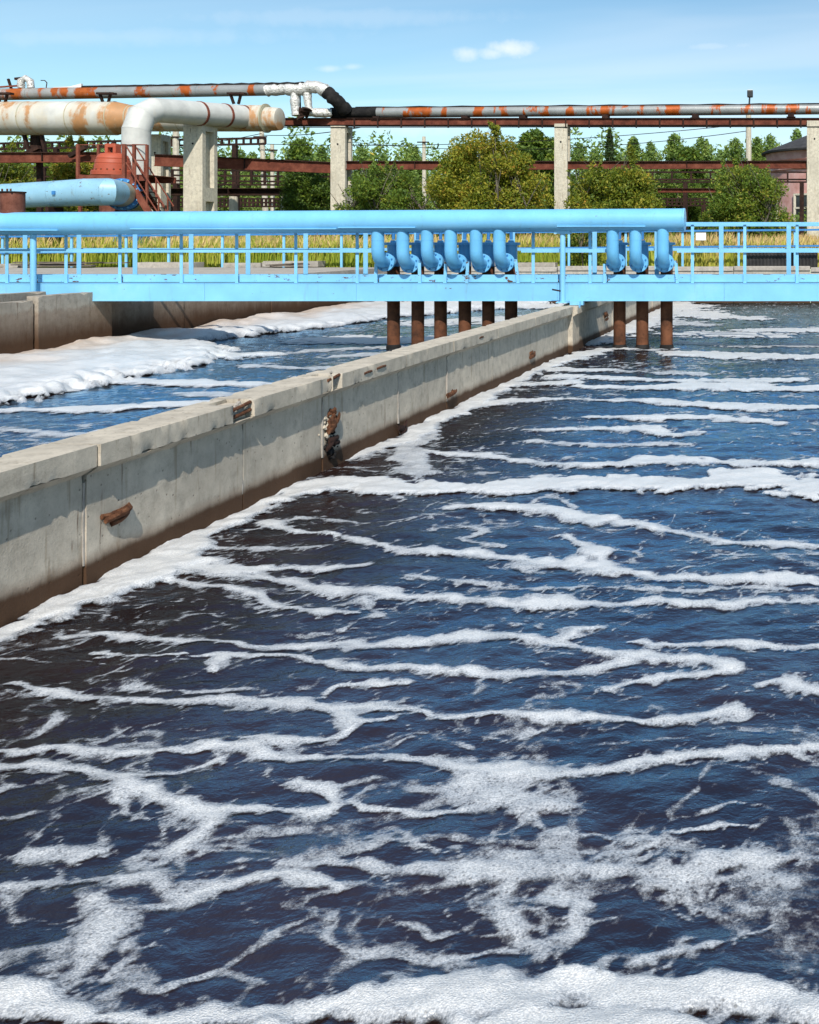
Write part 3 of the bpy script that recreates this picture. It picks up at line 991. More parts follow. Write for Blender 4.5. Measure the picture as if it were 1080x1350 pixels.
def crumpled(c, sx, sy, sz, seed, mat, parent, name):
    """bent sheet scrap: a few curved folded strips"""
    rr2 = random.Random(seed)
    m = MB()
    for k in range(5):
        o = Vector(c) + Vector((rr2.uniform(0, 0.5) * sx, rr2.uniform(-0.5, 0.5) * sy, rr2.uniform(-0.5, 0.5) * sz))
        a = rr2.uniform(-0.5, 0.9)
        pts = []
        for j in range(5):
            u = j / 4 - 0.5
            pts.append(o + Vector((sx * (0.4 - 1.2 * u * u), sy * u, sz * u * a)))
        hgt_ = sz * rr2.uniform(0.18, 0.34)
        rings = [[p + Vector((0, 0, -hgt_)), p + Vector((0.012, 0, -hgt_ * 0.4)), p + Vector((sx * 0.25, 0, hgt_ * 0.2)), p + Vector((0.0, 0, hgt_)), p + Vector((-0.012, 0, 0))] for p in pts]
        m.loft(rings)
    return m.build(name, mat, parent, angle=25)


def rubble(c, sx, sy, sz, n_, seed, mat, name):
    rr2 = random.Random(seed)
    m = MB()
    for k in range(n_):
        o = Vector(c) + Vector((rr2.uniform(-0.2, 1) * sx, rr2.gauss(0, 0.4) * sy, rr2.gauss(0, 0.4) * sz))
        r_ = rr2.uniform(0.008, 0.022)
        rings = []
        for j in range(4):
            f = (0.45, 1.0, 0.9, 0.4)[j]
            rings.append([o + Vector((r_ * f * math.cos(a * 1.0472) * rr2.uniform(0.6, 1.2), r_ * f * math.sin(a * 1.0472) * rr2.uniform(0.7, 1.3), r_ * (j / 1.5 - 1) * rr2.uniform(0.8, 1.2))) for a in range(6)])
        m.loft(rings)
    return m.build(name, mat, dw, smooth=False)


rubble((XD + 0.0, 8.93, 0.36), 0.02, 0.12, 0.13, 60, 31, 'concrete_wall', 'rubble')
rubble((XD + 0.0, 8.95, 0.22), 0.03, 0.11, 0.16, 70, 32, 'black_tar', 'rubble')
rubble((XD + 0.0, 8.98, 0.42), 0.03, 0.09, 0.10, 40, 33, 'rust_debris', 'rubble')
rubble((XD + 0.025, 7.44, 0.76), 0.012, 0.13, 0.05, 46, 35, 'concrete_slab', 'rubble')
rubble((XD + 0.035, 8.92, 0.77), 0.012, 0.08, 0.05, 30, 36, 'concrete_slab', 'rubble')
crumpled((XD + 0.01, 6.17, 0.335), 0.06, 0.15, 0.08, 3, 'rust_debris', dw, 'rusty_scrap')
crumpled((XD + 0.01, 8.98, 0.38), 0.05, 0.13, 0.10, 5, 'rust_debris', dw, 'rusty_scrap')
crumpled((XD + 0.01, 8.95, 0.22), 0.05, 0.14, 0.11, 6, 'rust_dark', dw, 'rusty_scrap')
crumpled((XD + 0.01, 12.0, 0.22), 0.05, 0.16, 0.07, 8, 'rust_debris', dw, 'rusty_scrap')
crumpled((XD + 0.01, 15.55, 0.27), 0.05, 0.16, 0.09, 9, 'rust_debris', dw, 'rusty_scrap')
crumpled((XD + 0.01, 21.3, 0.40), 0.08, 0.22, 0.14, 12, 'rust_debris', dw, 'rusty_scrap')
crumpled((XD + 0.01, 10.52, 0.06), 0.05, 0.14, 0.08, 15, 'rust_dark', dw, 'rusty_scrap')

# left wall: tall panels
lw = thing('tank_wall', 'stained concrete panels of the left tank wall above the foam bank', 'wall', (XL - 0.1, 17.0, -1.0))
for i, (a, b, top, dx_) in enumerate(((YN, 4.6, 1.02, 0), (4.6, 8.2, 1.03, 0), (8.2, 11.8, 1.02, 0.0), (11.8, 15.0, 1.0, 0.0), (15.0, 17.0, 0.99, 0.02), (17.02, 18.88, 1.06, 0.06),
                                      (18.92, 21.4, 0.98, -0.15), (21.4, 24.9, 0.97, -0.16), (24.9, 28.5, 0.97, -0.15), (28.5, YF, 0.97, -0.15))):
    pr = [(XL - 0.2 + dx_, -1.0), (XL + dx_, -1.0), (XL + dx_, top), (XL - 0.2 + dx_, top)]
    chipped_loft(pr, a + 0.015, b - 0.015, 0.12, 0.008, 80 + i, None, (ri.uniform(-.01, .01), ri.uniform(-.01, .01))).build('wall_panel', 'concrete_old', lw, angle=50)
chipped_loft([(XL - 0.75, -1.0), (XL - 0.52, -1.0), (XL - 0.52, 1.09), (XL - 0.75, 1.09)], 12.0, 18.0, 0.2, 0.008, 95).build('back_panel', 'concrete_old', lw, angle=50)

# far, right and near walls with their kerbs
fw = thing('tank_wall', 'low pale concrete end wall of the tanks beyond the footbridge', 'wall', (-4, YF + 0.15, -1.0))
x = XL - 0.4
k = 0
while x < XR + 0.3:
    L = random.Random(k).uniform(2.2, 3.2)
    x1 = min(x + L, XR + 0.3)
    hz = GZ + 0.03 + random.Random(k + 50).uniform(-0.02, 0.03)
    MB().box(x + 0.01, x1 - 0.01, YF, YF + 0.3, -1.0, hz - 0.14).build('wall_panel', 'concrete_far', fw, smooth=False)
    MB().box(x + 0.012, x1 - 0.012, YF - 0.04, YF + 0.36, hz - 0.139, hz).build('coping', 'concrete_slab', fw, smooth=False, bevel=0.015)
    x = x1
    k += 1
rw = thing('tank_wall', 'concrete wall on the far right side of the right tank', 'wall', (XR + 0.15, 16, -1.0))
for i in range(10):
    a = YN + (YF - YN) * i / 10
    b = YN + (YF - YN) * (i + 1) / 10
    MB().box(XR, XR + 0.28, a + 0.01, b - 0.01, -1.0, GZ).build('wall_panel', 'concrete_wall', rw, smooth=False)
nw = thing('tank_wall', 'concrete wall at the near end below the viewer', 'wall', (-2, YN - 0.1, -1.0))
for i in range(8):
    a = XL - 0.2 + (XR - XL + 0.2) * i / 8
    b = XL - 0.2 + (XR - XL + 0.2) * (i + 1) / 8
    MB().box(a + 0.01, b - 0.01, YN - 0.28, YN + 0.01, -1.0, GZ).build('wall_panel', 'concrete_wall', nw, smooth=False)

# ------------------------------------------------------------------ footbridge
BY = 18.35                      # face of the near girder
DZ = 1.226                      # deck level


def bx(px, Y):
    return (px - CX) / F * Y


XB0, XB1 = -17.5, XR + 0.6
fb = thing('footbridge', 'light blue steel footbridge crossing both tanks', 'footbridge', (-5, BY + 0.6, 0.9))
# near girder: channel section in welded lengths
gx = [XB0, bx(55, BY), bx(270, BY), bx(470, BY), bx(735, BY), bx(955, BY), XB1]
for a, b in zip(gx[:-1], gx[1:]):
    m = MB()
    m.box(a, b - 0.004, BY, BY + 0.012, 0.912, DZ - 0.012)
    m.box(a, b - 0.004, BY - 0.008, BY + 0.12, 0.90, 0.912)
    m.box(a, b - 0.004, BY - 0.008, BY + 0.12, DZ - 0.012, DZ)
    m.build('girder', 'blue_paint', fb, smooth=False)
MB().box(XB0, XB1, BY + 1.14, BY + 1.18, 0.91, DZ).build('girder', 'blue_paint', fb, smooth=False)
for i in range(18):
    a = XB0 + (XB1 - XB0) * i / 18
    MB().box(a + 0.006, a + (XB1 - XB0) / 18 - 0.006, BY + 0.14, BY + 1.12, DZ - 0.035, DZ + 0.0).build('deck_plate', 'rust_dark', fb, smooth=False)
tb = [XB0, bx(45, BY), bx(158, BY), bx(312, BY), bx(497, BY), bx(735, BY), bx(800, BY), bx(913, BY), XB1]
for a, b in zip(tb[:-1], tb[1:]):
    MB().box(a + 0.01, b - 0.01, BY + 0.075, BY + 0.083, DZ + 0.012, DZ + 0.145).build('toe_board', 'blue_chipped', fb, smooth=False)
MB().box(XB0, XB1, BY + 1.13, BY + 1.138, DZ + 0.012, DZ + 0.12).build('toe_board', 'blue_chipped', fb, smooth=False)


def angle_post(h, wd=0.055, th=0.008):
    m = MB()
    m.box(-wd / 2, wd / 2, 0, th, 0, h)
    m.box(-wd / 2, -wd / 2 + th, th, wd, 0, h)
    return m


near_top, near_mid = 2.315, 1.82
post_me = angle_post(near_top - DZ - 0.03).mesh('post', 'blue_paint', smooth=False)
post_me2 = angle_post(near_top - DZ - 0.035, 0.085).mesh('post', 'blue_paint', smooth=False)
PY = BY + 0.045
for px in (-145, -68, 9, 87, 158, 239, 312, 390, 471, 703, 778, 913, 982, 1051, 1125, 1200, 1275, 1350, 1425):
    place('post', post_me, fb, (bx(px, PY), PY, DZ))
PY2 = BY + 1.10
for px in (-115, -40, 33, 104, 178, 252, 327, 403, 482, 549, 612, 676, 784, 866, 951, 1040, 1130, 1210, 1290, 1370):
    place('post', post_me2, fb, (bx(px, PY2), PY2, DZ))


def angle_rail(x0, x1, y, z, name='rail'):
    m = MB()
    m.box(x0, x1, y - 0.03, y - 0.024, z - 0.045, z)
    m.box(x0, x1, y - 0.024, y + 0.025, z - 0.006, z)
    return m.build(name, 'blue_paint', fb, smooth=False)


angle_rail(XB0, XB1, PY - 0.005, near_top, 'top_rail')
angle_rail(XB0, XB1, PY2 + 0.09, 2.30, 'top_rail')
for a, b in ((-300, 492), (688, 800), (893, 1460)):
    m = MB()
    m.box(bx(a, PY), bx(b, PY), PY - 0.045, PY - 0.004, near_mid - 0.05, near_mid + 0.012)
    m.build('middle_rail', 'blue_paint', fb, smooth=False)
MB().box(XB0, XB1, PY2 + 0.09, PY2 + 0.13, near_mid - 0.03, near_mid + 0.02).build('middle_rail', 'blue_paint', fb, smooth=False)
# short leaning stays welded to the girder beside the valves
for px, lean, ht in ((495, 0.0, 0.34), (553, -0.01, 0.36), (586, 0.02, 0.38), (615, 0.015, 0.38), (683, -0.05, 0.42), (797, 0.0, 0.34), (893, -0.03, 0.40)):
    xx = bx(px, BY)
    MB().bar((xx, BY + 0.02, DZ - 0.03), (xx + lean, BY + 0.03, DZ + ht), 0.055, 0.02, (0, 1, 0)).build('stay', 'blue_chipped', fb, smooth=False)
# small brackets that seat the girder on the walls
for xx in (bx(762, BY), bx(50, BY)):
    m = MB()
    m.box(xx - 0.14, xx + 0.10, BY - 0.03, BY + 0.10, 0.83, 0.899)
    m.box(xx + 0.04, xx + 0.055, BY - 0.12, BY + 0.05, 0.70, 0.90)
    m.build('bracket', 'blue_chipped', fb, smooth=False)

# ------------------------------------------------------------------ blue air main on the bridge
AY = 18.17
apx = thing('air_main', 'thick light blue pipe running along the front of the footbridge', 'pipe', (-6, AY, 2.1))
zc = lambda x_: 2.352 + (x_ - bx(900, AY)) * 0.0058
xe = bx(901, AY)
seams = [XB0 + 0.5, bx(87, AY), bx(258, AY), bx(455, AY), bx(620, AY), bx(735, AY), bx(865, AY), xe]
for a, b in zip(seams[:-1], seams[1:]):
    MB().tube([(a + 0.003, AY, zc(a)), (b - 0.003, AY, zc(b))], 0.202, 40).build('pipe_length', 'blue_pipe', apx)
for b in seams[1:-1]:
    MB().tube([(b - 0.006, AY, zc(b)), (b + 0.006, AY, zc(b))], 0.2045, 40).build('weld_seam', 'blue_pipe', apx)
# long joint flanges welded under the front of the pipe
for a, b in ((-140, 86), (181, 450), (452, 553), (738, 853)):
    xa, xb = bx(a, AY), bx(b, AY)
    MB().box(xa, xb, AY - 0.196, AY - 0.15, zc(xa) - 0.112, zc(xa) - 0.094).build('seam_strip', 'blue_pipe', apx, smooth=False)
MB().lathe([(0.207, 0), (0.207, 0.03), (0.15, 0.035)], (xe, AY, zc(xe)), 'X', 40).build('end_cap', 'blue_pipe', apx)
# T-headed supports
for px in (44, 742):
    xx = bx(px, AY)
    m = MB()
    m.tube([(xx, AY, 0.90 if px > 100 else 1.0), (xx, AY, 2.13)], 0.048, 16)
    m.box(xx - 0.14, xx + 0.14, AY - 0.07, AY + 0.10, 2.105, 2.165)
    m.box(xx - 0.10, xx + 0.10, AY - 0.08, AY + 0.10, 0.878, 0.90)
    m.build('support_post', 'blue_paint', apx)
MB().tube([(bx(742, AY) - 0.03, AY - 0.03, 1.09), (bx(729, AY), AY - 0.06, 1.12)], 0.014, 8).build('peg', 'rust_dark', apx)
# rusty stub with a lid on top of the main
ds = thing('rusty_drum', 'rusty capped pipe stub standing on the left end of the blue pipe', 'drum', (bx(12, AY), AY, 2.4))
xx = bx(11, AY)
MB().tube([(xx, AY + 0.1, 2.455), (xx, AY + 0.1, 2.835)], 0.185, 28).build('body', 'rust_drum', ds)
MB().tube([(xx, AY + 0.1, 2.836), (xx, AY + 0.1, 2.858)], 0.20, 28).build('lid', 'rust_dark', ds)
for dx_ in (-0.03, 0.06, 0.12):
    MB().tube([(xx + dx_, AY - 0.1, 2.859), (xx + dx_, AY - 0.1, 2.90)], 0.015, 8).build('bolt', 'rust_debris', ds)

# ------------------------------------------------------------------ nine downpipes
EY, VY = 18.15, 18.84


def downpipe(px, label, idx):
    X0 = bx(px, VY)
    d_ = thing('aeration_downpipe', label, 'pipe', (X0, VY, 0.0), 'aeration downpipes on the footbridge')
    jz = random.Random(idx).uniform(-0.02, 0.02)
    d_.rotation_euler = (0, 0, random.Random(idx + 40).uniform(-0.035, 0.035))
    rb = 0.235
    pts = [(X0, EY, 2.26), (X0, EY, 2.02), (X0, EY, 1.82 + jz)]
    cz, cyy = 1.82 + jz, EY + rb
    for k in range(1, 9):
        a = math.pi / 2 * k / 8
        pts.append((X0, cyy - rb * math.cos(a), cz - rb * math.sin(a)))
    zb = cz - rb
    pts.append((X0, cyy + 0.05, zb))
    e = MB().tube(pts, 0.108, 28).build('elbow', 'blue_elbow', d_)
    MB().tube([(X0, EY, 1.985), (X0, EY, 1.997)], 0.1105, 28).build('weld_seam', 'blue_elbow', e)
    fl = MB().lathe([(0.168, 0), (0.172, 0.004), (0.172, 0.03), (0.168, 0.034), (0.168, 0.042), (0.172, 0.046), (0.172, 0.072), (0.10, 0.076)], (X0, cyy + 0.05, zb), 'Y', 36).build('flange', 'blue_elbow', d_)
    bm_ = MB().lathe([(0.011, -0.018), (0.016, -0.016), (0.016, 0.0)], (0, 0, 0), 'Y', 6).mesh('bolt', 'blue_dark')
    for k in range(8):
        a = 2 * math.pi * (k + 0.5) / 8
        place('bolt', bm_, fl, (X0 + 0.142 * math.cos(a), cyy + 0.05, zb + 0.142 * math.sin(a)))
    m = MB().tube([(X0, cyy + 0.12, zb), (X0, VY - 0.02, zb)], 0.105, 24)
    m.tube([(X0, VY, 1.50), (X0, VY, 1.90)], 0.112, 24)
    m.build('valve_body', 'blue_elbow', d_)
    MB().lathe([(0.165, 0), (0.165, 0.02), (0.16, 0.022), (0.16, 0.026), (0.165, 0.028), (0.165, 0.048), (0.06, 0.054), (0.05, 0.09)], (X0, VY, 1.90), 'Z', 28).build('bonnet_flange', 'blue_elbow', d_)
    MB().tube([(X0, VY, 2.0), (X0, VY, 2.24)], 0.03, 12).build('stem', 'blue_dark', d_)
    MB().tube([(X0, VY, -0.8), (X0, VY, 1.51)], 0.112, 24).build('drop_pipe', 'downpipe_rust', d_)
    MB().tube([(X0, VY, -0.1), (X0, VY, 0.05), (X0, VY, 0.075)], [0.135, 0.128, 0.114], 24).build('weed_collar', 'black_tar', d_)


ordn = ['first', 'second', 'third', 'fourth', 'fifth', 'sixth']
for i, px in enumerate((519, 551, 581, 613, 644, 674)):
    downpipe(px, '%s from the left of the six blue elbow pipes over the left tank' % ordn[i], i)
for i, px in enumerate((817, 847, 879)):
    downpipe(px, ['leftmost', 'middle', 'rightmost'][i] + ' of the three blue elbow pipes dropping into the right tank', 10 + i)

# ------------------------------------------------------------------ far bank: railing, sign, boards, sheet
fr = thing('railing', 'thin blue railing along the bank behind the footbridge', 'railing', (-10, 33.1, GZ))
RY = 33.1
rz = lambda x_: 2.30 + (x_ - bx(974, RY)) * 0.0085
pm = MB().box(-0.035, 0.035, 0, 0.05, 0, 1.0).mesh('post', 'blue_paint', smooth=False)
for px in (-60, 3, 94, 166, 222, 293, 374, 450, 525, 600, 675, 750, 825, 900, 974, 1048, 1122):
    xx = bx(px, RY)
    place('post', pm, fr, (xx, RY, GZ), sc=(1, 1, rz(xx) - GZ - 0.03))
for dz_, nm in ((0, 'top_rail'), (-0.52, 'middle_rail')):
    a, b = bx(-80, RY), bx(1140, RY)
    MB().bar((a, RY - 0.03, rz(a) + dz_), (b, RY - 0.03, rz(b) + dz_), 0.05, 0.06).build(nm, 'blue_dark', fr, smooth=False)
p = P(924.5, 317, RY)
sg = MB().box(p.x - 0.165, p.x + 0.165, RY - 0.09, RY - 0.075, p.z, p.z + 0.25)
tag(sg.build('sign_plate', 'sign_white', bevel=0.01), 'small blank white plate hung on the railing at right', 'sign')

bs = thing('tarred_panel', 'low black corrugated sheet standing in the grass at right', 'panel', P(1030, 352, 33.42))
m = MB()
a, b = P(984, 352, 33.42), P(1078, 352, 33.42)
nn = 40
vs_, fs = [], []
for k in range(nn + 1):
    xx = a.x + (b.x - a.x) * k / nn
    yy = 33.42 + 0.03 * (k % 2)
    for z in (GZ - 0.05, 1.68):
        vs_.append((xx, yy, z))
for k in range(nn + 1):
    xx = a.x + (b.x - a.x) * k / nn
    yy = 33.46 + 0.03 * (k % 2)
    for z in (GZ - 0.05, 1.68):
        vs_.append((xx, yy, z))
o2 = 2 * (nn + 1)
for k in range(nn):
    fs.append((2 * k, 2 * k + 2, 2 * k + 3, 2 * k + 1))
    fs.append((o2 + 2 * k, o2 + 2 * k + 1, o2 + 2 * k + 3, o2 + 2 * k + 2))
    fs.append((2 * k + 1, 2 * k + 3, o2 + 2 * k + 3, o2 + 2 * k + 1))
m.add(vs_, fs).build('sheet', 'black_sheet', bs, smooth=False)
MB().box(a.x - 0.03, b.x + 0.03, 33.38, 33.52, 1.681, 1.72).build('edge_trim', 'black_sheet', bs, smooth=False)

bp = thing('board_pile', 'pile of weathered grey boards on the bank behind the bridge', 'boards', P(110, 352, 31.9))
rb_ = random.Random(12)
for k in range(11):
    px0 = 30 + rb_.uniform(0, 60)
    px1 = px0 + rb_.uniform(60, 95)
    a, b = P(px0, 352, 32.9), P(min(px1, 178), 352, 32.9)
    z = GZ + 0.06 + 0.035 * (k // 3)
    yy = 32.35 + 0.22 * (k % 3) + rb_.uniform(-0.03, 0.03)
    MB().bar((a.x, yy, z + rb_.uniform(0, 0.03)), (b.x, yy + rb_.uniform(-0.1, 0.1), z + rb_.uniform(0, 0.05)), 0.19, 0.033).build('board', 'wood_grey', bp, smooth=False)
bp2 = thing('board_pile', 'few grey boards heaped beside a tilted slab behind the middle rail', 'boards', P(390, 352, 32.6))
for k in range(6):
    px0 = 362 + rb_.uniform(0, 20)
    a, b = P(px0, 350, 32.9), P(px0 + rb_.uniform(28, 50), 350, 32.9)
    yy = 32.4 + 0.2 * (k % 3)
    MB().bar((a.x, yy, GZ + 0.06 + 0.035 * (k // 3)), (b.x, yy, GZ + 0.11 + 0.035 * (k // 3)), 0.17, 0.035).build('board', 'wood_grey', bp2, smooth=False)


def slab(px0, px1, z0, z1, Y0, tilt, label, seed):
    a, b = P(px0, 350, Y0), P(px1, 350, Y0)
    m = chipped_loft([(-0.3, 0), (0.3, 0), (0.3, z1 - z0), (-0.3, z1 - z0)], -(b.x - a.x) / 2, (b.x - a.x) / 2, 0.1, 0.015, seed, None, (0, 0), 0.03)
    o = m.build('concrete_slab', 'concrete_slab', angle=40)
    o.rotation_euler = (0, tilt, R(90))
    o.location = ((a.x + b.x) / 2, Y0, z0)
    tag(o, label, 'slab')


slab(185, 262, GZ, GZ + 0.17, 32.9, 0, 'broken concrete slab lying just right of the board pile', 201)
slab(300, 350, GZ, GZ + 0.14, 33.4, 0.0, 'thin concrete slab lying flat behind the middle of the left rail', 202)
slab(352, 425, GZ + 0.02, GZ + 0.2, 33.4, 0.0, 'pale concrete slab under the few boards', 203)
slab(1, 33, GZ, GZ + 0.12, 33.0, 0, 'short concrete slab at the far left end of the bank', 204)
slab(600, 735, GZ, GZ + 0.15, 33.5, 0, 'long pale concrete slab behind the six blue elbows', 205)

# ------------------------------------------------------------------ pipe rack
RKY = 45.0


def pillar(name_label, px0, px1, pytop, Y, depth, recess=True, base=GZ - 0.1):
    a, b = P(px0, pytop, Y), P(px1, pytop, Y)
    t_ = thing('concrete_pillar', name_label, 'pillar', ((a.x + b.x) / 2, Y + depth / 2, base))
    x0, x1, zt = a.x, b.x, a.z
    wd = x1 - x0
    m = MB()
    m.box(x0, x0 + wd * 0.72, Y + 0.002, Y + depth - 0.002, base, zt - 0.002)
    m.build('core', 'concrete_pillar', t_, smooth=False)
    m = MB()
    m.box(x0 + wd * 0.72, x1, Y, Y + depth * 0.22, base, zt)
    m.box(x0 + wd * 0.72, x1, Y + depth * 0.78, Y + depth, base, zt)
    nb = max(2, int((zt - base) / 2.1))
    for k in range(nb + 1):
        z = base + (zt - base) * k / nb
        m.box(x0 + wd * 0.72, x1 - 0.003, Y + depth * 0.22, Y + depth * 0.78, max(base, z - 0.28), min(zt - 0.001, z + 0.28))
    m.build('ribs', 'concrete_pillar', t_, smooth=False)
    m = MB()
    m.box(x0, x0 + wd * 0.72, Y - 0.012, Y + 0.002, base, zt)
    m.build('front_face', 'concrete_pillar', t_, smooth=False)
    MB().tube([((x0 + x1) / 2, Y - 0.014, zt - 0.8), ((x0 + x1) / 2, Y - 0.030, zt - 0.8)], 0.04, 10).build('bolt_hole_cap', 'black_tar', t_)
    return t_


pillar('broad ribbed concrete pillar under the white bent duct', 242, 267, 163, 41.0, 1.05)
pillar('narrow concrete pillar half hidden behind the bent white duct', 197, 212, 177, 44.2, 0.7)
pillar('concrete pillar below the silver wrapped pipe junction', 436, 455, 166, RKY, 0.75)
pillar('concrete pillar between the two yellow-green bushes', 731, 748, 163, RKY, 0.6)
pillar('concrete pillar at the right edge before the pink building', 1064, 1084, 159, RKY, 0.75)

# upper beam with straps
x0, x1 = P(345, 160, RKY).x, P(1300, 160, RKY).x
zb0, zb1 = 7.03, 7.36
ub = thing('steel_beam', 'upper rust-brown beam along the tops of the pillars carrying the pipe', 'beam', ((x0 + x1) / 2, RKY + 0.3, zb0))
MB().box(x0, x1, RKY + 0.10, RKY + 0.12, zb0 + 0.03, zb1 - 0.03).build('web', 'rust_beam', ub, smooth=False)
MB().box(x0, x1, RKY + 0.02, RKY + 0.24, zb1 - 0.029, zb1).build('flange', 'rust_dark', ub, smooth=False)
MB().box(x0, x1, RKY + 0.02, RKY + 0.24, zb0, zb0 + 0.029).build('flange', 'rust_dark', ub, smooth=False)
MB().box(x0, x1, RKY + 0.55, RKY + 0.58, zb0, zb1).build('rear_beam', 'rust_dark', ub, smooth=False)
sm = MB().box(-0.03, 0.03, -0.03, 0.0, -0.12, 0.30).mesh('strap', 'rust_dark', smooth=False)
for k in range(28):
    place('strap', sm, ub, (P(467 + 31 * k, 160, RKY).x, RKY + 0.018, zb0))
MB().tube([(x0, RKY - 0.03, zb0 - 0.10), (x1, RKY - 0.03, zb0 - 0.06)], 0.018, 6).build('cable', 'black_tar', ub)

# galvanised pipe on the beam
PYY = RKY + 0.3
gp = thing('insulated_pipe', 'grey metal-clad pipe with orange rust patches on the upper beam', 'pipe', (P(800, 147, PYY).x, PYY, 7.4))
pz = lambda px: EYE - (148.5 - (px - 498) * 0.0078 - CY) / F * PYY
cuts = [498, 560, 640, 716, 800, 872, 950, 1030, 1110, 1200, 1300]
for a, b in zip(cuts[:-1], cuts[1:]):
    MB().tube([(P(a, 0, PYY).x + 0.005, PYY, pz(a)), (P(b, 0, PYY).x - 0.005, PYY, pz(b))], 0.235, 28).build('cladding_length', 'galvanised', gp)
    MB().tube([(P(b, 0, PYY).x - 0.03, PYY, pz(b)), (P(b, 0, PYY).x + 0.03, PYY, pz(b))], 0.239, 28).build('clamp_band', 'galvanised', gp)
xa, xb = P(437, 0, PYY).x, P(498, 0, PYY).x
MB().tube([(xa, PYY, pz(437)), (xb - 0.01, PYY, pz(498))], 0.24, 24).build('tar_wrapping', 'black_tar', gp)
# felt strip lying along the top
m = MB()
rings = []
for k in range(30):
    px = 470 + k * 28
    xx = P(px, 0, PYY).x
    zt = pz(px) + 0.235 + 0.012
    jt = 0.02 * math.sin(k * 2.7)
    rings.append([(xx, PYY - 0.13, zt - 0.035), (xx, PYY + 0.13, zt - 0.035), (xx, PYY + 0.1, zt + 0.015 + jt), (xx, PYY - 0.1, zt + 0.012 + jt)])
m.loft(rings).build('felt_strip', 'black_tar', gp)
sd_me = MB().box(-0.14, 0.14, -0.2, 0.2, -0.34, -0.18).box(-0.2, 0.2, -0.25, 0.25, -0.36, -0.34).mesh('saddle', 'rust_dark', smooth=False)
for px in (498, 614, 690, 799, 917, 1043, 1140):
    place('saddle', sd_me, gp, (P(px, 0, PYY).x, PYY, pz(px)))

# silver wrapped fittings and the upper left pipe
ULY = 44.6
ul = thing('insulated_pipe', 'upper left grey pipe with rust patches ending in a silver wrapped bend', 'pipe', P(200, 121, ULY))
zl = lambda px: EYE - (124.5 - px * 0.017 - CY) / F * ULY
cuts = [-120, -30, 38, 120, 193, 262, 352]
for a, b in zip(cuts[:-1], cuts[1:]):
    MB().tube([(P(a, 0, ULY).x + 0.004, ULY, zl(a)), (P(b, 0, ULY).x - 0.004, ULY, zl(b))], 0.255, 28).build('cladding_length', 'galvanised_rusty' if a < 100 else 'galvanised', ul)


def lumpy(pts, r, n, seed):
    """wrapped pipe: radius wobbles along a densified path"""
    pp, rs = [], []
    rr3 = random.Random(seed)
    for a, b in zip(pts[:-1], pts[1:]):
        a, b = Vector(a), Vector(b)
        k = max(1, int((b - a).length / 0.12))
        for j in range(k):
            pp.append(a.lerp(b, j / k) + Vector((0, 0, rr3.uniform(-0.02, 0.02))))
            rs.append(r * rr3.uniform(0.9, 1.14))
    pp.append(Vector(pts[-1]))
    rs.append(r)
    return MB().tube(pp, rs, n)


lumpy([P(352, 119, ULY), P(380, 118, ULY), P(398, 118, ULY)], 0.25, 20, 1).build('foil_wrapping', 'foil', ul, angle=60)
lumpy([P(398, 118, ULY), P(408, 115, ULY), P(420, 115, ULY), P(431, 121, ULY)], 0.27, 20, 2).build('foil_bend', 'foil', ul, angle=60)
lumpy([P(431, 121, ULY), P(442, 131, ULY), P(457, 147, ULY + 0.5)], 0.29, 20, 3).build('tar_wrapping', 'black_tar', ul, angle=60)
lumpy([P(389, 122, ULY), P(389, 138, ULY), P(391, 152, ULY)], 0.19, 16, 4).build('foil_branch', 'foil', ul, angle=60)
lumpy([P(405, 120, ULY), P(406, 135, ULY), P(408, 147, ULY), P(437, 148, ULY + 0.4)], 0.16, 16, 5).build('foil_branch', 'foil', ul, angle=60)
lumpy([P(408, 148, ULY), P(437, 149, ULY + 0.4)], 0.19, 16, 6).build('foil_wrapping', 'foil', ul, angle=60)
crumpled(P(398, 152, ULY - 0.1), 0.5, 0.6, 0.5, 7, 'rust_dark', ul, 'bracket')
MB().tube([P(395, 122, ULY + 0.3), P(396, 155, ULY + 0.3)], 0.05, 8).build('hanger_rod', 'rust_dark', ul)
rings = []
for k in range(30):
    px = 110 + k * 10
    q = P(px, 0, ULY)
    zt = zl(px) + 0.265
    jt = 0.02 * math.sin(k * 3.1)
    rings.append([(q.x, ULY - 0.14, zt - 0.04), (q.x, ULY + 0.14, zt - 0.04), (q.x, ULY + 0.1, zt + 0.05 + jt), (q.x, ULY - 0.1, zt + 0.04 + jt)])
MB().loft(rings).build('felt_strip', 'black_tar', ul)
# fittings standing on the pipe at far left
lumpy([P(28, 116, ULY), P(28, 106, ULY), P(34, 103, ULY), P(40, 107, ULY), P(41, 116, ULY)], 0.14, 12, 9).build('foil_branch', 'foil', ul, angle=60)
MB().bar(P(20, 104, ULY), P(30, 103, ULY), 0.1, 0.1).build('valve_handle', 'rust_dark', ul, smooth=False)
MB().bar(P(11, 104, ULY), P(15, 117, ULY), 0.08, 0.08).build('bracket', 'rust_dark', ul, smooth=False)
MB().bar(P(-10, 115.5, ULY - 0.1), P(24, 113, ULY - 0.1), 0.06, 0.07).build('bracket', 'rust_paint', ul, smooth=False)
MB().tube([P(54, 106, ULY), P(59, 106, ULY), P(62, 109, ULY), P(61, 116, ULY)], 0.02, 6).build('hook', 'rust_dark', ul)
q0, q1, q2 = P(70, 115, ULY), P(107, 110, ULY), P(107, 116, ULY)
MB().loft([[q0, q0 + Vector((0, 0.12, 0)), q0 + Vector((0, 0.12, -0.08)), q0 + Vector((0, 0, -0.08))],
           [P(92, 114, ULY), P(92, 114, ULY + 0.12), P(92, 117, ULY + 0.12), P(92, 117, ULY)],
           [q1, q1 + Vector((0, 0.12, 0)), q2 + Vector((0, 0.12, 0)), q2]]).build('loose_sheet', 'sign_white', ul, smooth=False)

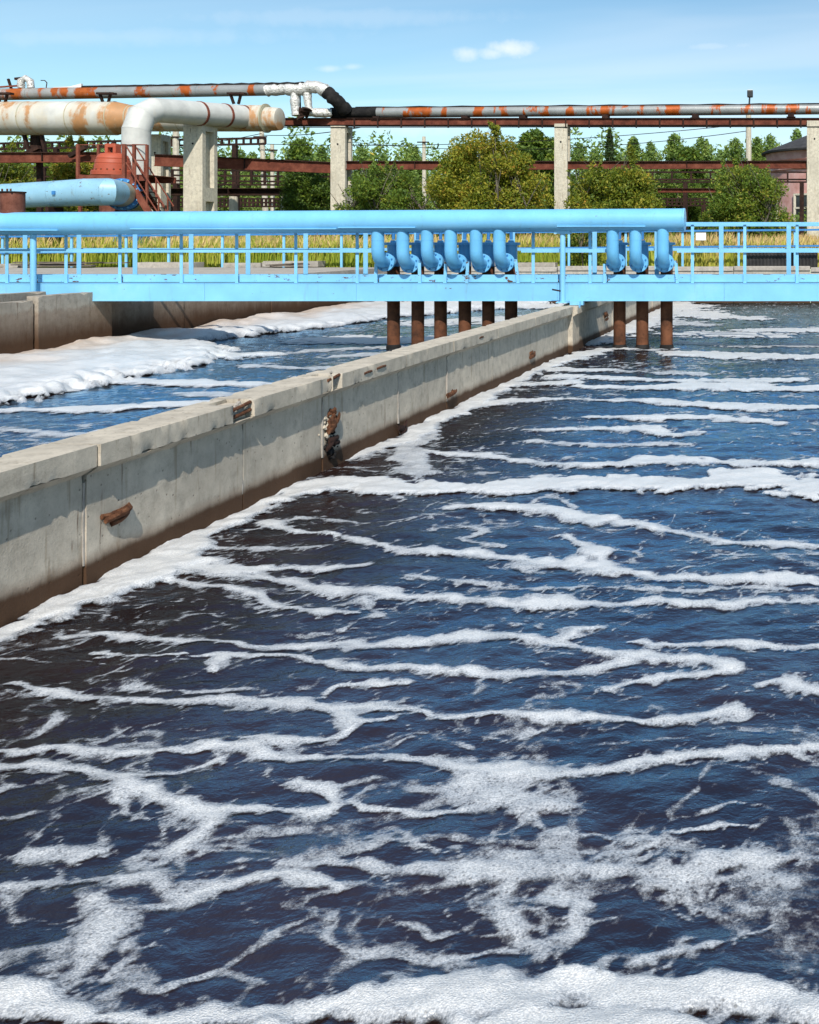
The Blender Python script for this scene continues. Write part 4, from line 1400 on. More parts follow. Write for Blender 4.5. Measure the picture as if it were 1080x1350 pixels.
# big duct
MY = 43.4
bd = thing('big_duct', 'wide cream duct with orange rust streaks across the upper left', 'duct', P(150, 180, MY))
dc = EYE - (156 - CY) / F * MY
r1, r2 = 0.715, 0.56
prof = [(-90, r1), (38, r1), (100, r1), (152, r1), (174, r2), (240, r2), (316, r2), (352, r2)]
for (a, ra), (b, rb2) in zip(prof[:-1], prof[1:]):
    MB().tube([(P(a, 0, MY).x + 0.004, MY, dc), (P(b, 0, MY).x - 0.004, MY, dc)], [ra, rb2], 40).build('duct_length', 'duct_white', bd)
    MB().tube([(P(b, 0, MY).x - 0.02, MY, dc), (P(b, 0, MY).x + 0.02, MY, dc)], rb2 + 0.006, 40).build('weld_seam', 'collar_yellow', bd)
xx = P(352, 0, MY).x
MB().lathe([(0.50, 0.0), (0.50, 0.30), (0.47, 0.55), (0.36, 0.58)], (xx, MY, dc - 0.03), 'X', 32).build('end_cap', 'duct_white', bd)
MB().lathe([(0.62, -0.06), (0.62, 0.0)], (xx, MY, dc), 'X', 32).build('end_flange', 'collar_yellow', bd)
# brackets between the duct and the pipe above
for px in (4, 140, 312):
    for dx_ in (-0.28, 0.2):
        a = P(px, 137, MY - 0.2) + Vector((dx_ * 0.4, 0, 0))
        b = P(px, 122, MY - 0.35) + Vector((dx_, 0, 0))
        MB().bar(a, b, 0.09, 0.09).build('bracket', 'rust_dark', bd, smooth=False)
    a = P(px, 123, MY - 0.35)
    MB().box(a.x - 0.36, a.x + 0.36, MY - 0.45, MY - 0.2, a.z - 0.05, a.z + 0.03).build('bracket', 'rust_dark', bd, smooth=False)

# bent duct coming down in front
BYD = 38.3
p0 = P(180, 285, BYD)
zt = EYE - (142 - CY) / F * BYD
pe = P(328, 0, MY)
pe.z = dc + 0.05
bdk = thing('bent_duct', 'smooth white duct bending down from the big duct in front of the pillar', 'duct', (p0.x, p0.y, GZ))
rdx = 0.475
hv = Vector((pe.x - p0.x, pe.y - p0.y, 0)).normalized()
k45 = Vector((p0.x, p0.y, zt - 0.85))
k46 = Vector((p0.x, p0.y, zt)) + hv * 0.75
kb = Vector((p0.x, p0.y, zt - 0.28)) + hv * 0.22
segs = [[(p0.x, p0.y, GZ - 0.1), (p0.x, p0.y, zt - 2.0)], [(p0.x, p0.y, zt - 2.0), k45], [k45, kb], [kb, k46], [k46, k46.lerp(pe, 0.45)], [k46.lerp(pe, 0.45), k46.lerp(pe, 0.72)], [k46.lerp(pe, 0.72), pe]]
allp = [Vector(segs[0][0]), Vector(segs[0][1]), k45, kb, k46, k46.lerp(pe, 0.45), k46.lerp(pe, 0.72), pe]
full = MB().tube(allp, rdx, 36, cap=False)
nr = 36
for i in range(len(allp) - 1):
    m = MB()
    m.add(full.v[i * nr:(i + 2) * nr], [(k, (k + 1) % nr, nr + (k + 1) % nr, nr + k) for k in range(nr)])
    m.build('duct_length', 'duct_clean', bdk)
for f in (0.45, 0.72, 0.93):
    c = k46.lerp(pe, f)
    dd = (pe - k46).normalized()
    MB().tube([c - dd * 0.05, c + dd * 0.05], rdx + 0.02, 36).build('rust_band', 'rust_paint', bdk)
for i in (1, 2, 3):
    c = allp[i]
    dd = ((allp[i + 1] - c).normalized() + (c - allp[i - 1]).normalized()).normalized()
    MB().tube([c - dd * 0.012, c + dd * 0.012], rdx + 0.004, 36).build('weld_seam', 'duct_clean', bdk)

# lower brown beams
lb = []


def ibeam(label, pa, pb, h, mat='rust_beam', wd=0.22):
    a, b = Vector(pa), Vector(pb)
    t_ = thing('steel_beam', label, 'beam', tuple((a + b) / 2 - Vector((0, 0, h / 2))))
    MB().bar(a, b, 0.03, h - 0.08).build('web', mat, t_, smooth=False)
    up = Vector((0, 0, h / 2 - 0.02))
    MB().bar(a + up, b + up, wd, 0.04).build('flange', 'rust_dark', t_, smooth=False)
    MB().bar(a - up, b - up, wd, 0.04).build('flange', mat, t_, smooth=False)
    n_ = max(2, int((b - a).length / 2.4))
    for k in range(1, n_):
        c = a.lerp(b, k / n_)
        MB().box(c.x - 0.012, c.x + 0.012, c.y - wd * 0.45, c.y + wd * 0.45, c.z - h / 2 + 0.04, c.z + h / 2 - 0.04).build('stiffener', 'rust_dark', t_, smooth=False)
    return t_


ibeam('deep rust-brown beam left of the pillar below the pipe junction', P(204, 211, 43.0), P(437, 221, RKY + 0.2), 0.50)
ibeam('rust-brown beam behind the bushes between the second pair of pillars', P(456, 218, RKY + 0.2), P(731, 218, RKY + 0.2), 0.38)
ibeam('rust-brown beam reaching the pillar before the pink building', P(748, 218, RKY + 0.2), P(1064, 217, RKY + 0.2), 0.35)
ibeam('rust-brown beam behind the red bell at far left', P(-60, 208, 42.5), P(170, 207, 44.0), 0.44)
ibeam('low rusty beam behind the broad ribbed pillar', P(216, 253, 50), P(392, 253, 50), 0.36, 'rust_dark', 0.5)
ibeam('low rusty beam seen between the two right bushes', P(855, 251, 52), P(945, 251, 52), 0.22, 'rust_beam')

# timber-like dark supports under the duct at left
sp = thing('duct_trestle', 'dark splayed steel trestle under the left end of the big duct', 'trestle', P(48, 260, 43.6))
for a, b, w_ in ((P(46, 178, 43.6), P(46, 215, 43.6), 0.28), (P(32, 178, 43.4), P(40, 205, 43.4), 0.10), (P(55, 178, 43.4), P(61, 205, 43.4), 0.10), (P(52, 178, 43.8), P(53, 280, 43.8), 0.2)):
    MB().bar(a, b, w_, 0.15).build('leg', 'rust_dark', sp, smooth=False)
for a, b in ((P(28, 206, 43.2), P(52, 194, 43.2)), (P(92, 206, 43.2), P(113, 194, 43.2))):
    MB().bar(a, b, 0.2, 0.16).build('brace', 'rust_dark', sp, smooth=False)


# lattice rail racks far behind
def lattice(label, pa, pb, drop, n_, Y, ch=0.10, posts=True, cat='gantry', base=None):
    t_ = thing('pipe_gantry', label, cat, tuple((Vector(pa) + Vector(pb)) / 2))
    for k, dpt in enumerate(drop):
        MB().bar(Vector(pa) - Vector((0, 0, dpt)), Vector(pb) - Vector((0, 0, dpt)), ch, ch).build('chord', 'rust_dark', t_, smooth=False)
    vm = MB().box(-0.05, 0.05, -0.05, 0.05, -drop[-1], 0).mesh('upright', 'rust_dark', smooth=False)
    for k in range(n_ + 1):
        c = Vector(pa).lerp(Vector(pb), k / n_)
        place('upright', vm, t_, c)
    if base:
        for k in base:
            c = Vector(pa).lerp(Vector(pb), k)
            MB().box(c.x - 0.12, c.x + 0.12, c.y - 0.12, c.y + 0.12, GZ - 0.1, c.z - drop[-1]).build('leg', 'rust_dark', t_, smooth=False)
    return t_


lattice('long sloping ladder-like gantry under the big duct', P(-40, 190, 62), P(350, 182, 60), (0, 0.34), 42, 60, 0.12, base=(0.3, 0.62, 0.9))
lattice('four-rail pipe gantry behind the broad ribbed pillar', P(210, 224, 54), P(436, 226, 54), (0, 0.28, 0.56, 0.74), 13, 54, 0.09, base=(0.1, 0.45, 0.8))
lattice('dense low lattice near the ground behind the broad pillar', P(214, 262, 58), P(400, 262, 58), (0, 0.22, 0.44), 34, 58, 0.09, base=(0.05, 0.5, 0.95))
lattice('dark double rail behind the right bushes', P(835, 227, 56), P(1064, 227, 56), (0, 0.40, 0.54), 9, 56, 0.09, base=(0.02, 0.3, 0.6, 0.97))
lattice('low dark lattice glimpsed between the right bushes', P(862, 262, 60), P(935, 262, 60), (0, 0.2, 0.4), 12, 60, 0.08, base=(0.1, 0.9))
lattice('dark rails in the trees at far left', P(-40, 220, 55), P(130, 221, 55), (0, 0.5, 1.0), 12, 55, 0.09, base=(0.1, 0.5, 0.9))
for px, lab in ((308, 'rust-streaked concrete stub carrying the low beam, left one'), (376, 'rust-streaked concrete stub carrying the low beam, right one')):
    a = P(px, 259, 49.8)
    o = MB().tube([(a.x, 49.8, GZ - 0.1), (a.x, 49.8, a.z)], [0.25, 0.19], 10).build('stub_column', 'concrete_pillar')
    tag(o, lab, 'column')


def pole(label, px0, py0, px1, Y, w0=0.3, w1=0.2, cap=None):
    a = P(px0, py0, Y)
    b = P(px1, 300, Y)
    b.z = GZ - 0.1
    t_ = thing('utility_pole', label, 'pole', tuple(b))
    MB().tube([b, a], [w0 * 0.6, w1 * 0.6], 8).build('shaft', 'concrete_pillar', t_)
    MB().bar(a + Vector((-0.4, -0.15, -0.4)), a + Vector((0.4, -0.15, -0.4)), 0.08, 0.08).build('cross_arm', 'rust_dark', t_, smooth=False)
    return t_, a


pole('slightly leaning concrete pole right of the broad pillar', 345, 172, 353, 62, 0.32, 0.22)
pole('shorter thin concrete pole just right of the leaning pole', 359, 190, 360, 66, 0.22, 0.2)
pole('concrete pole between the bent duct and the broad pillar', 232, 172, 233, 60, 0.34, 0.28)
pole('short pole top above the dark green bush', 559, 180, 560, 70, 0.26, 0.2)
lp, a = pole('tall concrete pole with a floodlight before the pink building', 987, 150, 987, 60, 0.34, 0.26)
MB().tube([a, P(988.5, 128, 60)], 0.05, 8).build('bracket_tube', 'lamp_dark', lp)
q = P(989, 124, 60)
MB().box(q.x - 0.17, q.x + 0.17, q.y - 0.12, q.y + 0.12, q.z - 0.20, q.z + 0.20).build('floodlight', 'lamp_dark', lp, smooth=False, bevel=0.05)
MB().box(q.x - 0.16, q.x + 0.16, q.y - 0.14, q.y + 0.14, q.z + 0.205, q.z + 0.24).build('hood', 'sign_white', lp, smooth=False)
for i, (a, b, sag, lab) in enumerate(((P(-40, 205, 60), P(345, 176, 61), 0.6, 'cable sagging to the leaning pole from far left'), (P(345, 178, 61.5), P(475, 168, 45.5), 0.15, 'cable from the leaning pole up to the beam'),
                                      (P(352, 190, 62), P(990, 163, 60), 0.5, 'thin wire from the leaning pole to the floodlight pole'), (P(460, 187, 70), P(990, 172, 60), 0.8, 'lower thin wire running to the floodlight pole'))):
    pts = [Vector(a).lerp(Vector(b), k / 16) - Vector((0, 0, sag * (1 - (k / 8 - 1) ** 2))) for k in range(17)]
    tag(MB().tube(pts, 0.022, 6).build('cable', 'black_tar'), lab, 'cable')

# ------------------------------------------------------------------ red bell on its platform, stair, blue duct
HY = 37.0
hp = P(149, 232, HY)
rh = thing('valve_bonnet', 'red riveted bell-shaped valve housing on the brown platform', 'valve', tuple(hp))
c = (hp.x, HY, hp.z)
MB().lathe([(0.66, 0), (0.68, 0.02), (0.68, 0.16), (0.62, 0.20)], c, 'Z', 36).build('flange', 'hopper_red', rh)
b_ = MB().lathe([(0.585, 0.202), (0.57, 0.40), (0.55, 0.42), (0.55, 0.435), (0.56, 0.45), (0.53, 0.58), (0.51, 0.595), (0.51, 0.61), (0.52, 0.625), (0.46, 0.74), (0.38, 0.80), (0.22, 0.83)], c, 'Z', 36).build('bell', 'hopper_red', rh)
bm_ = MB().lathe([(0.03, 0), (0.03, 0.03), (0.015, 0.04)], (0, 0, 0), 'Z', 6).mesh('rivet', 'rust_debris')
for k in range(20):
    a = 2 * math.pi * k / 20
    place('rivet', bm_, rh, (c[0] + 0.63 * math.cos(a), c[1] + 0.63 * math.sin(a), c[2] + 0.195))
m = MB()
m.box(c[0] - 0.20, c[0] - 0.09, HY - 0.16, HY + 0.16, c[2] + 0.82, c[2] + 1.10)
m.box(c[0] + 0.09, c[0] + 0.20, HY - 0.16, HY + 0.16, c[2] + 0.82, c[2] + 1.10)
m.box(c[0] - 0.19, c[0] + 0.19, HY - 0.155, HY + 0.155, c[2] + 1.02, c[2] + 1.16)
m.build('yoke', 'hopper_red', rh, smooth=False, bevel=0.02)
MB().tube([(c[0], HY, c[2] + 0.80), (c[0], HY, c[2] + 1.22)], 0.05, 10).build('spindle', 'rust_dark', rh)
MB().tube([(c[0], HY, GZ - 0.1), (c[0], HY, c[2] - 0.07)], 0.42, 28).build('valve_neck', 'rust_drum', rh)

pt = thing('steel_platform', 'brown steel platform with stair and handrails round the red bell', 'platform', P(150, 290, HY))
pz_ = hp.z
xa, xb = P(104, 0, HY - 0.8).x, P(195, 0, HY - 0.8).x
MB().box(xa, xb, HY - 0.85, HY - 0.75, pz_ - 0.22, pz_ - 0.02).build('edge_beam', 'rust_paint', pt, smooth=False)
MB().box(xa, xb, HY + 0.75, HY + 0.85, pz_ - 0.22, pz_ - 0.02).build('edge_beam', 'rust_paint', pt, smooth=False)
MB().box(xa, hp.x - 0.5, HY - 0.85, HY + 0.85, pz_ - 0.018, pz_ - 0.002).build('deck_plate', 'rust_paint', pt, smooth=False)
MB().box(hp.x + 0.5, xb, HY - 0.85, HY + 0.85, pz_ - 0.018, pz_ - 0.002).build('deck_plate', 'rust_paint', pt, smooth=False)
for px, y0_, py0, py1, w_ in ((103, -0.82, 190, 236, 0.09), (130, 0.82, 190, 236, 0.08), (164, -0.9, 190, 290, 0.11), (177, -0.82, 190, 236, 0.09), (194, -0.82, 191, 290, 0.08), (106, 0.82, 236, 292, 0.1), (194, 0.82, 191, 292, 0.08)):
    a, b = P(px, py0, HY + y0_), P(px, py1, HY + y0_)
    b.z = max(b.z, GZ - 0.05)
    MB().bar(a, b, w_, w_).build('post', 'rust_paint', pt, smooth=False)
for z in (190.6, 211):
    MB().tube([P(177, z, HY - 0.85), P(194, z + 0.4, HY - 0.85)], 0.022, 6).build('rail', 'rust_paint', pt)
MB().tube([P(103, 191, HY + 0.8), P(194, 191, HY + 0.8)], 0.022, 6).build('rail', 'rust_paint', pt)
# stair going down to the right, towards the viewer
for off, y_ in ((0, -1.1), (12, -0.35)):
    MB().bar(P(168 + off, 235, HY + y_), P(199 + off, 284, HY + y_), 0.06, 0.22, (0, 0, 1)).build('stringer', 'rust_paint', pt, smooth=False)
    for d0 in (0, 1):
        MB().tube([P(166 + off, 192 + d0 * 22, HY + y_), P(217 + off, 272 + d0 * 22, HY + y_)], 0.024, 6).build('handrail', 'rust_paint', pt)
    for k in range(3):
        u = 0.25 + 0.3 * k
        a = P(166 + off + 51 * u, 192 + 80 * u, HY + y_)
        MB().bar(a, a - Vector((0, 0, 1.25)), 0.04, 0.04).build('baluster', 'rust_paint', pt, smooth=False)
for k in range(7):
    u = (k + 0.5) / 7
    a = P(168 + 31 * u, 235 + 49 * u, HY - 1.05)
    b = P(180 + 31 * u, 235 + 49 * u, HY - 0.4)
    MB().box(a.x, a.x + 0.26, HY - 1.05, HY - 0.40, a.z - 0.015, a.z + 0.015).build('tread', 'rust_dark', pt, smooth=False)

BDY = 34.5
bl = thing('blue_duct', 'fat weathered light blue duct with grimy lower side at left', 'duct', P(70, 275, BDY))
path = [(-70, 262, 0.40), (8, 258.5, 0.41), (72, 255.5, 0.435), (112, 253.5, 0.46), (142, 253, 0.46)]
for (a, ya, ra), (b, yb, rb2) in zip(path[:-1], path[1:]):
    MB().tube([P(a, ya, BDY), P(b, yb, BDY) - Vector((0.006, 0, 0))], [ra, rb2], 36).build('duct_length', 'blue_duct', bl)
    MB().tube([P(b, yb, BDY) - Vector((0.012, 0, 0)), P(b, yb, BDY) + Vector((0.012, 0, 0))], rb2 + 0.006, 36).build('weld_seam', 'blue_duct', bl)
a, b = P(142, 253, BDY), P(152, 254, BDY + 0.5)
c2, d2, e2 = P(160, 256, BDY + 1.2), P(166, 257, BDY + 1.7), P(172, 258, BDY + 2.4)
MB().tube([a, a + Vector((0.10, 0, 0)), b], [0.46, 0.45, 0.44], 36).build('collar', 'blue_duct', bl)
MB().tube([b, c2], [0.44, 0.44], 36).build('collar', 'collar_yellow', bl)
dd = (d2 - c2).normalized()
for q in (0.1, 0.42):
    fo = MB().tube([c2 + dd * q, c2 + dd * (q + 0.10)], 0.56, 36).build('flange', 'blue_dark', bl)
s_ = dd.cross(Vector((0, 0, 1))).normalized()
u_ = s_.cross(dd)
for k in range(16):
    an = 2 * math.pi * k / 16
    o_ = c2 + (s_ * math.cos(an) + u_ * math.sin(an)) * 0.50
    MB().tube([o_ + dd * 0.02, o_ + dd * 0.58], 0.03, 6).build('bolt', 'blue_elbow', bl)
MB().tube([c2, d2, e2 + Vector((0.15, 0.5, -0.1))], [0.42, 0.42, 0.44], 30).build('duct_length', 'collar_yellow', bl)
MB().box(P(143, 0, BDY).x, P(160, 0, BDY).x, BDY + 0.2, BDY + 1.2, GZ, 2.95).build('plinth', 'blue_dark', bl, smooth=False)
MB().box(P(70, 0, BDY).x, P(74, 0, BDY).x, BDY - 0.35, BDY + 0.35, GZ - 0.05, 3.1).build('leg', 'rust_dark', bl, smooth=False)
MB().box(P(84, 0, BDY).x - 0.05, P(84, 0, BDY).x + 0.05, BDY - 0.49, BDY - 0.44, 3.5, 3.62).build('lug', 'blue_dark', bl, smooth=False)

# ------------------------------------------------------------------ pink round building
KY = 67.0
kc = P(1112, 300, KY + 5.0)
pk = thing('round_building', 'round pink plastered building with dark conical roof at right edge', 'building', (kc.x, kc.y, GZ))
cx_, cyy_ = kc.x, kc.y
wr = 5.2
ztop = EYE - (197 - CY) / F * KY
nseg = 40
MB().lathe([(wr, GZ - 0.2), (wr, ztop)], (cx_, cyy_, 0), 'Z', nseg).build('wall', 'pink_plaster', pk)
MB().lathe([(wr + 0.003, ztop - 1.25), (wr + 0.12, ztop - 1.2), (wr + 0.12, ztop - 0.98), (wr + 0.003, ztop - 0.95)], (cx_, cyy_, 0), 'Z', nseg).build('cornice_band', 'pink_plaster', pk)
MB().lathe([(wr + 0.003, ztop - 0.62), (wr + 0.16, ztop - 0.55), (wr + 0.22, ztop - 0.2), (wr + 0.30, ztop - 0.01)], (cx_, cyy_, 0), 'Z', nseg).build('cornice', 'pink_plaster', pk)
MB().lathe([(wr + 0.55, ztop + 0.0), (wr + 0.58, ztop + 0.12), (0.3, ztop + 2.3), (0.02, ztop + 2.32)], (cx_, cyy_, 0), 'Z', nseg).build('roof', 'roof_felt', pk, angle=20)
wdw = math.atan2(-1.0, -0.42)


def wpt(an, r_, z):
    return Vector((cx_ + r_ * math.cos(an), cyy_ + r_ * math.sin(an), z))


for an in (R(-122), R(-85), R(-158)):
    fr_ = MB()
    t_v = Vector((-math.sin(an), math.cos(an), 0))
    n_v = Vector((math.cos(an), math.sin(an), 0))
    for s in (-1, 1):
        q = wpt(an, wr + 0.03, 0) + t_v * (0.72 * s)
        fr_.bar(q + Vector((0, 0, 2.6)), q + Vector((0, 0, 5.0)), 0.16, 0.16)
    for z in (2.6, 4.1, 5.0):
        q = wpt(an, wr + 0.035, z)
        fr_.bar(q - t_v * 0.8, q + t_v * 0.8, 0.14, 0.12)
    wn = fr_.build('window', 'concrete_pillar', pk, smooth=False)
    q = wpt(an, wr - 0.01, 3.8)
    m = MB()
    m.add([q - t_v * 0.66 + Vector((0, 0, -1.15)), q + t_v * 0.66 + Vector((0, 0, -1.15)), q + t_v * 0.66 + Vector((0, 0, 1.15)), q - t_v * 0.66 + Vector((0, 0, 1.15)),
           q - t_v * 0.66 + n_v * 0.03 + Vector((0, 0, -1.15)), q + t_v * 0.66 + n_v * 0.03 + Vector((0, 0, -1.15)), q + t_v * 0.66 + n_v * 0.03 + Vector((0, 0, 1.15)), q - t_v * 0.66 + n_v * 0.03 + Vector((0, 0, 1.15))],
          [(0, 1, 2, 3), (7, 6, 5, 4), (0, 4, 5, 1), (1, 5, 6, 2), (2, 6, 7, 3), (3, 7, 4, 0)])
    m.build('pane', 'window_glass', wn, smooth=False)
for k in range(16):
    an = R(-133) + 0.05 * (k % 3) + 0.02 * ((k // 3) % 2)
    z = 2.4 + 0.11 * (k // 3) + 0.5
    q = wpt(an, wr + 0.01, z)
    t_v = Vector((-math.sin(an), math.cos(an), 0))
    MB().bar(q - t_v * 0.11, q + t_v * 0.11, 0.04, 0.09).build('brick', 'brick_red', pk, smooth=False)


# ------------------------------------------------------------------ vegetation
def leaf_cloud(cent, size, rs, flat=0.0):
    """four-sided leaves at random angles; returns coordinates, quads, variation"""
    n_ = len(cent)
    a = rs.normal(size=(n_, 3))
    a /= np.linalg.norm(a, axis=1, keepdims=True) + 1e-9
    b = rs.normal(size=(n_, 3))
    b -= a * (a * b).sum(1, keepdims=True)
    b /= np.linalg.norm(b, axis=1, keepdims=True) + 1e-9
    sz = size * rs.uniform(0.6, 1.35, (n_, 1))
    co = np.stack([cent - a * sz, cent + b * sz * 0.42 - a * sz * 0.1, cent + a * sz, cent - b * sz * 0.42 - a * sz * 0.1], 1)
    return co.reshape(-1, 3), np.arange(4 * n_).reshape(n_, 4)


def crown_mesh(name, mat, clumps, per, leaf_size, rs, varbase=0.35):
    """clumps: array (x, y, z, radius)"""
    cs, vs2 = [], []
    for x_, y_, z_, r_ in clumps:
        k = max(8, int(per * r_ * r_))
        d_ = rs.normal(size=(k, 3))
        d_ /= np.linalg.norm(d_, axis=1, keepdims=True)
        rad = r_ * rs.uniform(0.15, 1.0, (k, 1)) ** 0.55
        c = d_ * rad * np.array([1, 1, 0.8]) + np.array([x_, y_, z_])
        cs.append(c)
        vb = rs.uniform(-0.2, 0.2)
        vs2.append(np.clip(varbase + vb + rs.normal(0, 0.2, k), 0, 1))
    c = np.concatenate(cs)
    va = np.concatenate(vs2)
    co, q = leaf_cloud(c, leaf_size, rs)
    return raw_mesh(name, co, q, mat, {'var': np.repeat(va, 4)})


def stem_mesh(name, mat, clumps, h, r0, rs, ntr=1, spread=0.2):
    m = MB()
    tops = []
    for k in range(ntr):
        bx_, by_ = rs.normal(0, spread, 2) if ntr > 1 else (0, 0)
        tp = Vector((bx_ * 2.2, by_ * 2.2, h * (0.96 if ntr == 1 else rs.uniform(0.6, 0.85))))
        pts = [Vector((bx_ * 0.4, by_ * 0.4, -0.15))]
        for j in range(1, 7):
            u = j / 6
            pts.append(Vector((bx_ * 0.4, by_ * 0.4, 0)).lerp(tp, u) + Vector((rs.normal(0, 0.03) * h * 0.2, rs.normal(0, 0.03) * h * 0.2, 0)))
        m.tube(pts, [r0 * (1 - 0.85 * j / 6) for j in range(7)], 7)
        tops.append(pts)
    for x_, y_, z_, r_ in clumps:
        pts = tops[rs.integers(len(tops))]
        zz_ = min(max(z_ * 0.72, 0.1), h * 0.9)
        j = min(5, max(0, int(zz_ / h * 6)))
        a = pts[j]
        b = Vector((x_, y_, z_))
        mid = a.lerp(b, 0.5) + Vector((0, 0, 0.1))
        m.tube([a, mid, b], [r0 * 0.30, r0 * 0.2, r0 * 0.07], 5, cap=False)
    return m.mesh(name, mat)


def bush_clumps(wx, wy, h, n_, rs, rad):
    out = []
    for k in range(n_):
        u = rs.uniform(0, 1)
        z = h * (0.10 + 0.86 * rs.uniform(0, 1) ** 0.8)
        f = math.sqrt(max(0.05, 1 - (max(0, z / h - 0.35) / 0.68) ** 2))
        a = rs.uniform(0, 2 * math.pi)
        rr_ = math.sqrt(rs.uniform(0.02, 1)) * f
        out.append((wx * rr_ * math.cos(a), wy * rr_ * math.sin(a), z * rs.uniform(0.9, 1.05), rad * rs.uniform(0.6, 1.25)))
    for k in range(n_ // 4):
        x_, y_, z_, r_ = out[int(rs.integers(len(out)))]
        if z_ < h * 0.55:
            continue
        lx, ly = rs.normal(0, 0.12, 2)
        top_ = h * rs.uniform(0.9, 1.12)
        m_ = 5
        for j in range(m_):
            f = (j + 1) / m_
            out.append((x_ + lx * f, y_ + ly * f, z_ + (max(top_, z_ + 0.4) - z_) * f, rad * 0.34 * (1.15 - 0.7 * f)))
    return np.array(out)


def tree_clumps(kind, h, rs):
    out = []
    if kind == 'birch':
        for k in range(80):
            u = rs.uniform(0.12, 1.0)
            rr_ = (0.30 * h * (1 - u) ** 0.85 + 0.012 * h) * math.sqrt(rs.uniform(0.05, 1))
            a = rs.uniform(0, 6.283)
            out.append((rr_ * math.cos(a), rr_ * math.sin(a), h * u * 0.98, h * (0.022 + 0.075 * (1 - u)) * rs.uniform(0.7, 1.3)))
    elif kind == 'pine':
        for k in range(60):
            u = rs.uniform(0.10, 1.0)
            rr_ = (0.20 * h * (1 - u) + 0.012 * h) * math.sqrt(rs.uniform(0.2, 1))
            a = rs.uniform(0, 6.283)
            out.append((rr_ * math.cos(a), rr_ * math.sin(a), h * u * 0.98, h * (0.028 + 0.03 * (1 - u)) * rs.uniform(0.8, 1.2)))
    else:
        for k in range(40):
            u = rs.uniform(0.18, 1.0)
            rr_ = 0.26 * h * math.sin(math.pi * min(1, 0.18 + 0.8 * u)) * math.sqrt(rs.uniform(0.05, 1))
            a = rs.uniform(0, 6.283)
            out.append((rr_ * math.cos(a), rr_ * math.sin(a), h * u * 0.95, h * 0.075 * rs.uniform(0.7, 1.3)))
    return np.array(out)


def cone_crown(name, mat, h, n_, size, rs, wide, pw):
    u = 1 - rs.uniform(0, 1, n_) ** 0.62
    u = 0.10 + 0.90 * u
    a = rs.uniform(0, 2 * np.pi, n_)
    lob = 0.70 + 0.95 * fbm(np.cos(a) * 1.6 + 5, np.sin(a) * 1.6 + u * 7, 3, int(rs.integers(99)))
    rad = wide * h * (1 - u) ** pw * lob + 0.004 * h
    rr_ = rad * np.sqrt(rs.uniform(0.08, 1, n_))
    z = h * u + rs.normal(0, 0.006 * h, n_) - rr_ * 0.12
    x_, y_ = rr_ * np.cos(a), rr_ * np.sin(a)
    gap = fbm(x_ * 0.9 + 3, z * 0.9 + y_ * 0.7, 3, int(rs.integers(99)))
    k = (gap > -0.16) | (u > 0.8)
    c = np.stack([x_, y_, z], 1)[k]
    va = np.clip(0.45 + 0.55 * gap[k] + rs.normal(0, 0.16, len(c)), 0, 1)
    co, q = leaf_cloud(c, size, rs)
    return raw_mesh(name, co, q, mat, {'var': np.repeat(va, 4)})


KIND = {}
for nm, kind, lm, bmn, ls, per, sd_ in (('birch_a', 'birch', 'leaf_birch', 'bark_birch', 0.19, 620, 1), ('birch_b', 'birch', 'leaf_birch', 'bark_birch', 0.19, 620, 2),
                                       ('broad_a', 'broad', 'leaf_green', 'bark', 0.20, 480, 3), ('pine_a', 'pine', 'leaf_pine', 'bark', 0.15, 900, 4)):
    rs = np.random.default_rng(sd_)
    cl_ = tree_clumps(kind, 10.0, rs)
    if kind != 'broad':
        cm = cone_crown('crown', lm, 10.0, 13000, 0.15 if kind == 'birch' else 0.13, rs, {'birch_a': 0.30, 'birch_b': 0.25}.get(nm, 0.19), 0.52 if kind == 'birch' else 0.85)
        KIND[nm] = (cm, stem_mesh('trunk', bmn, cl_[::3], 10.0, 0.13, rs))
        continue
    KIND[nm] = (crown_mesh('crown', lm, cl_, per, ls, rs, 0.42), stem_mesh('trunk', bmn, cl_, 10.0, 0.13, rs))


def tree(kind, px, pytop, Y, label, wide=1.0, rot=0.0):
    tp = P(px, pytop, Y)
    h = tp.z - GZ
    t_ = thing({'birch': 'birch_tree', 'broad': 'broadleaf_tree', 'pine': 'pine_tree'}[kind.split('_')[0]], label, 'tree', (tp.x, Y, GZ), 'trees behind the pipe rack')
    t_.scale = (h / 10 * wide, h / 10 * wide, h / 10)
    t_.rotation_euler = (0, 0, rot)
    for nm, me_ in (('crown', KIND[kind][0]), ('trunk', KIND[kind][1])):
        o = bpy.data.objects.new(nm, me_)
        COL.objects.link(o)
        o.parent = t_
    return t_


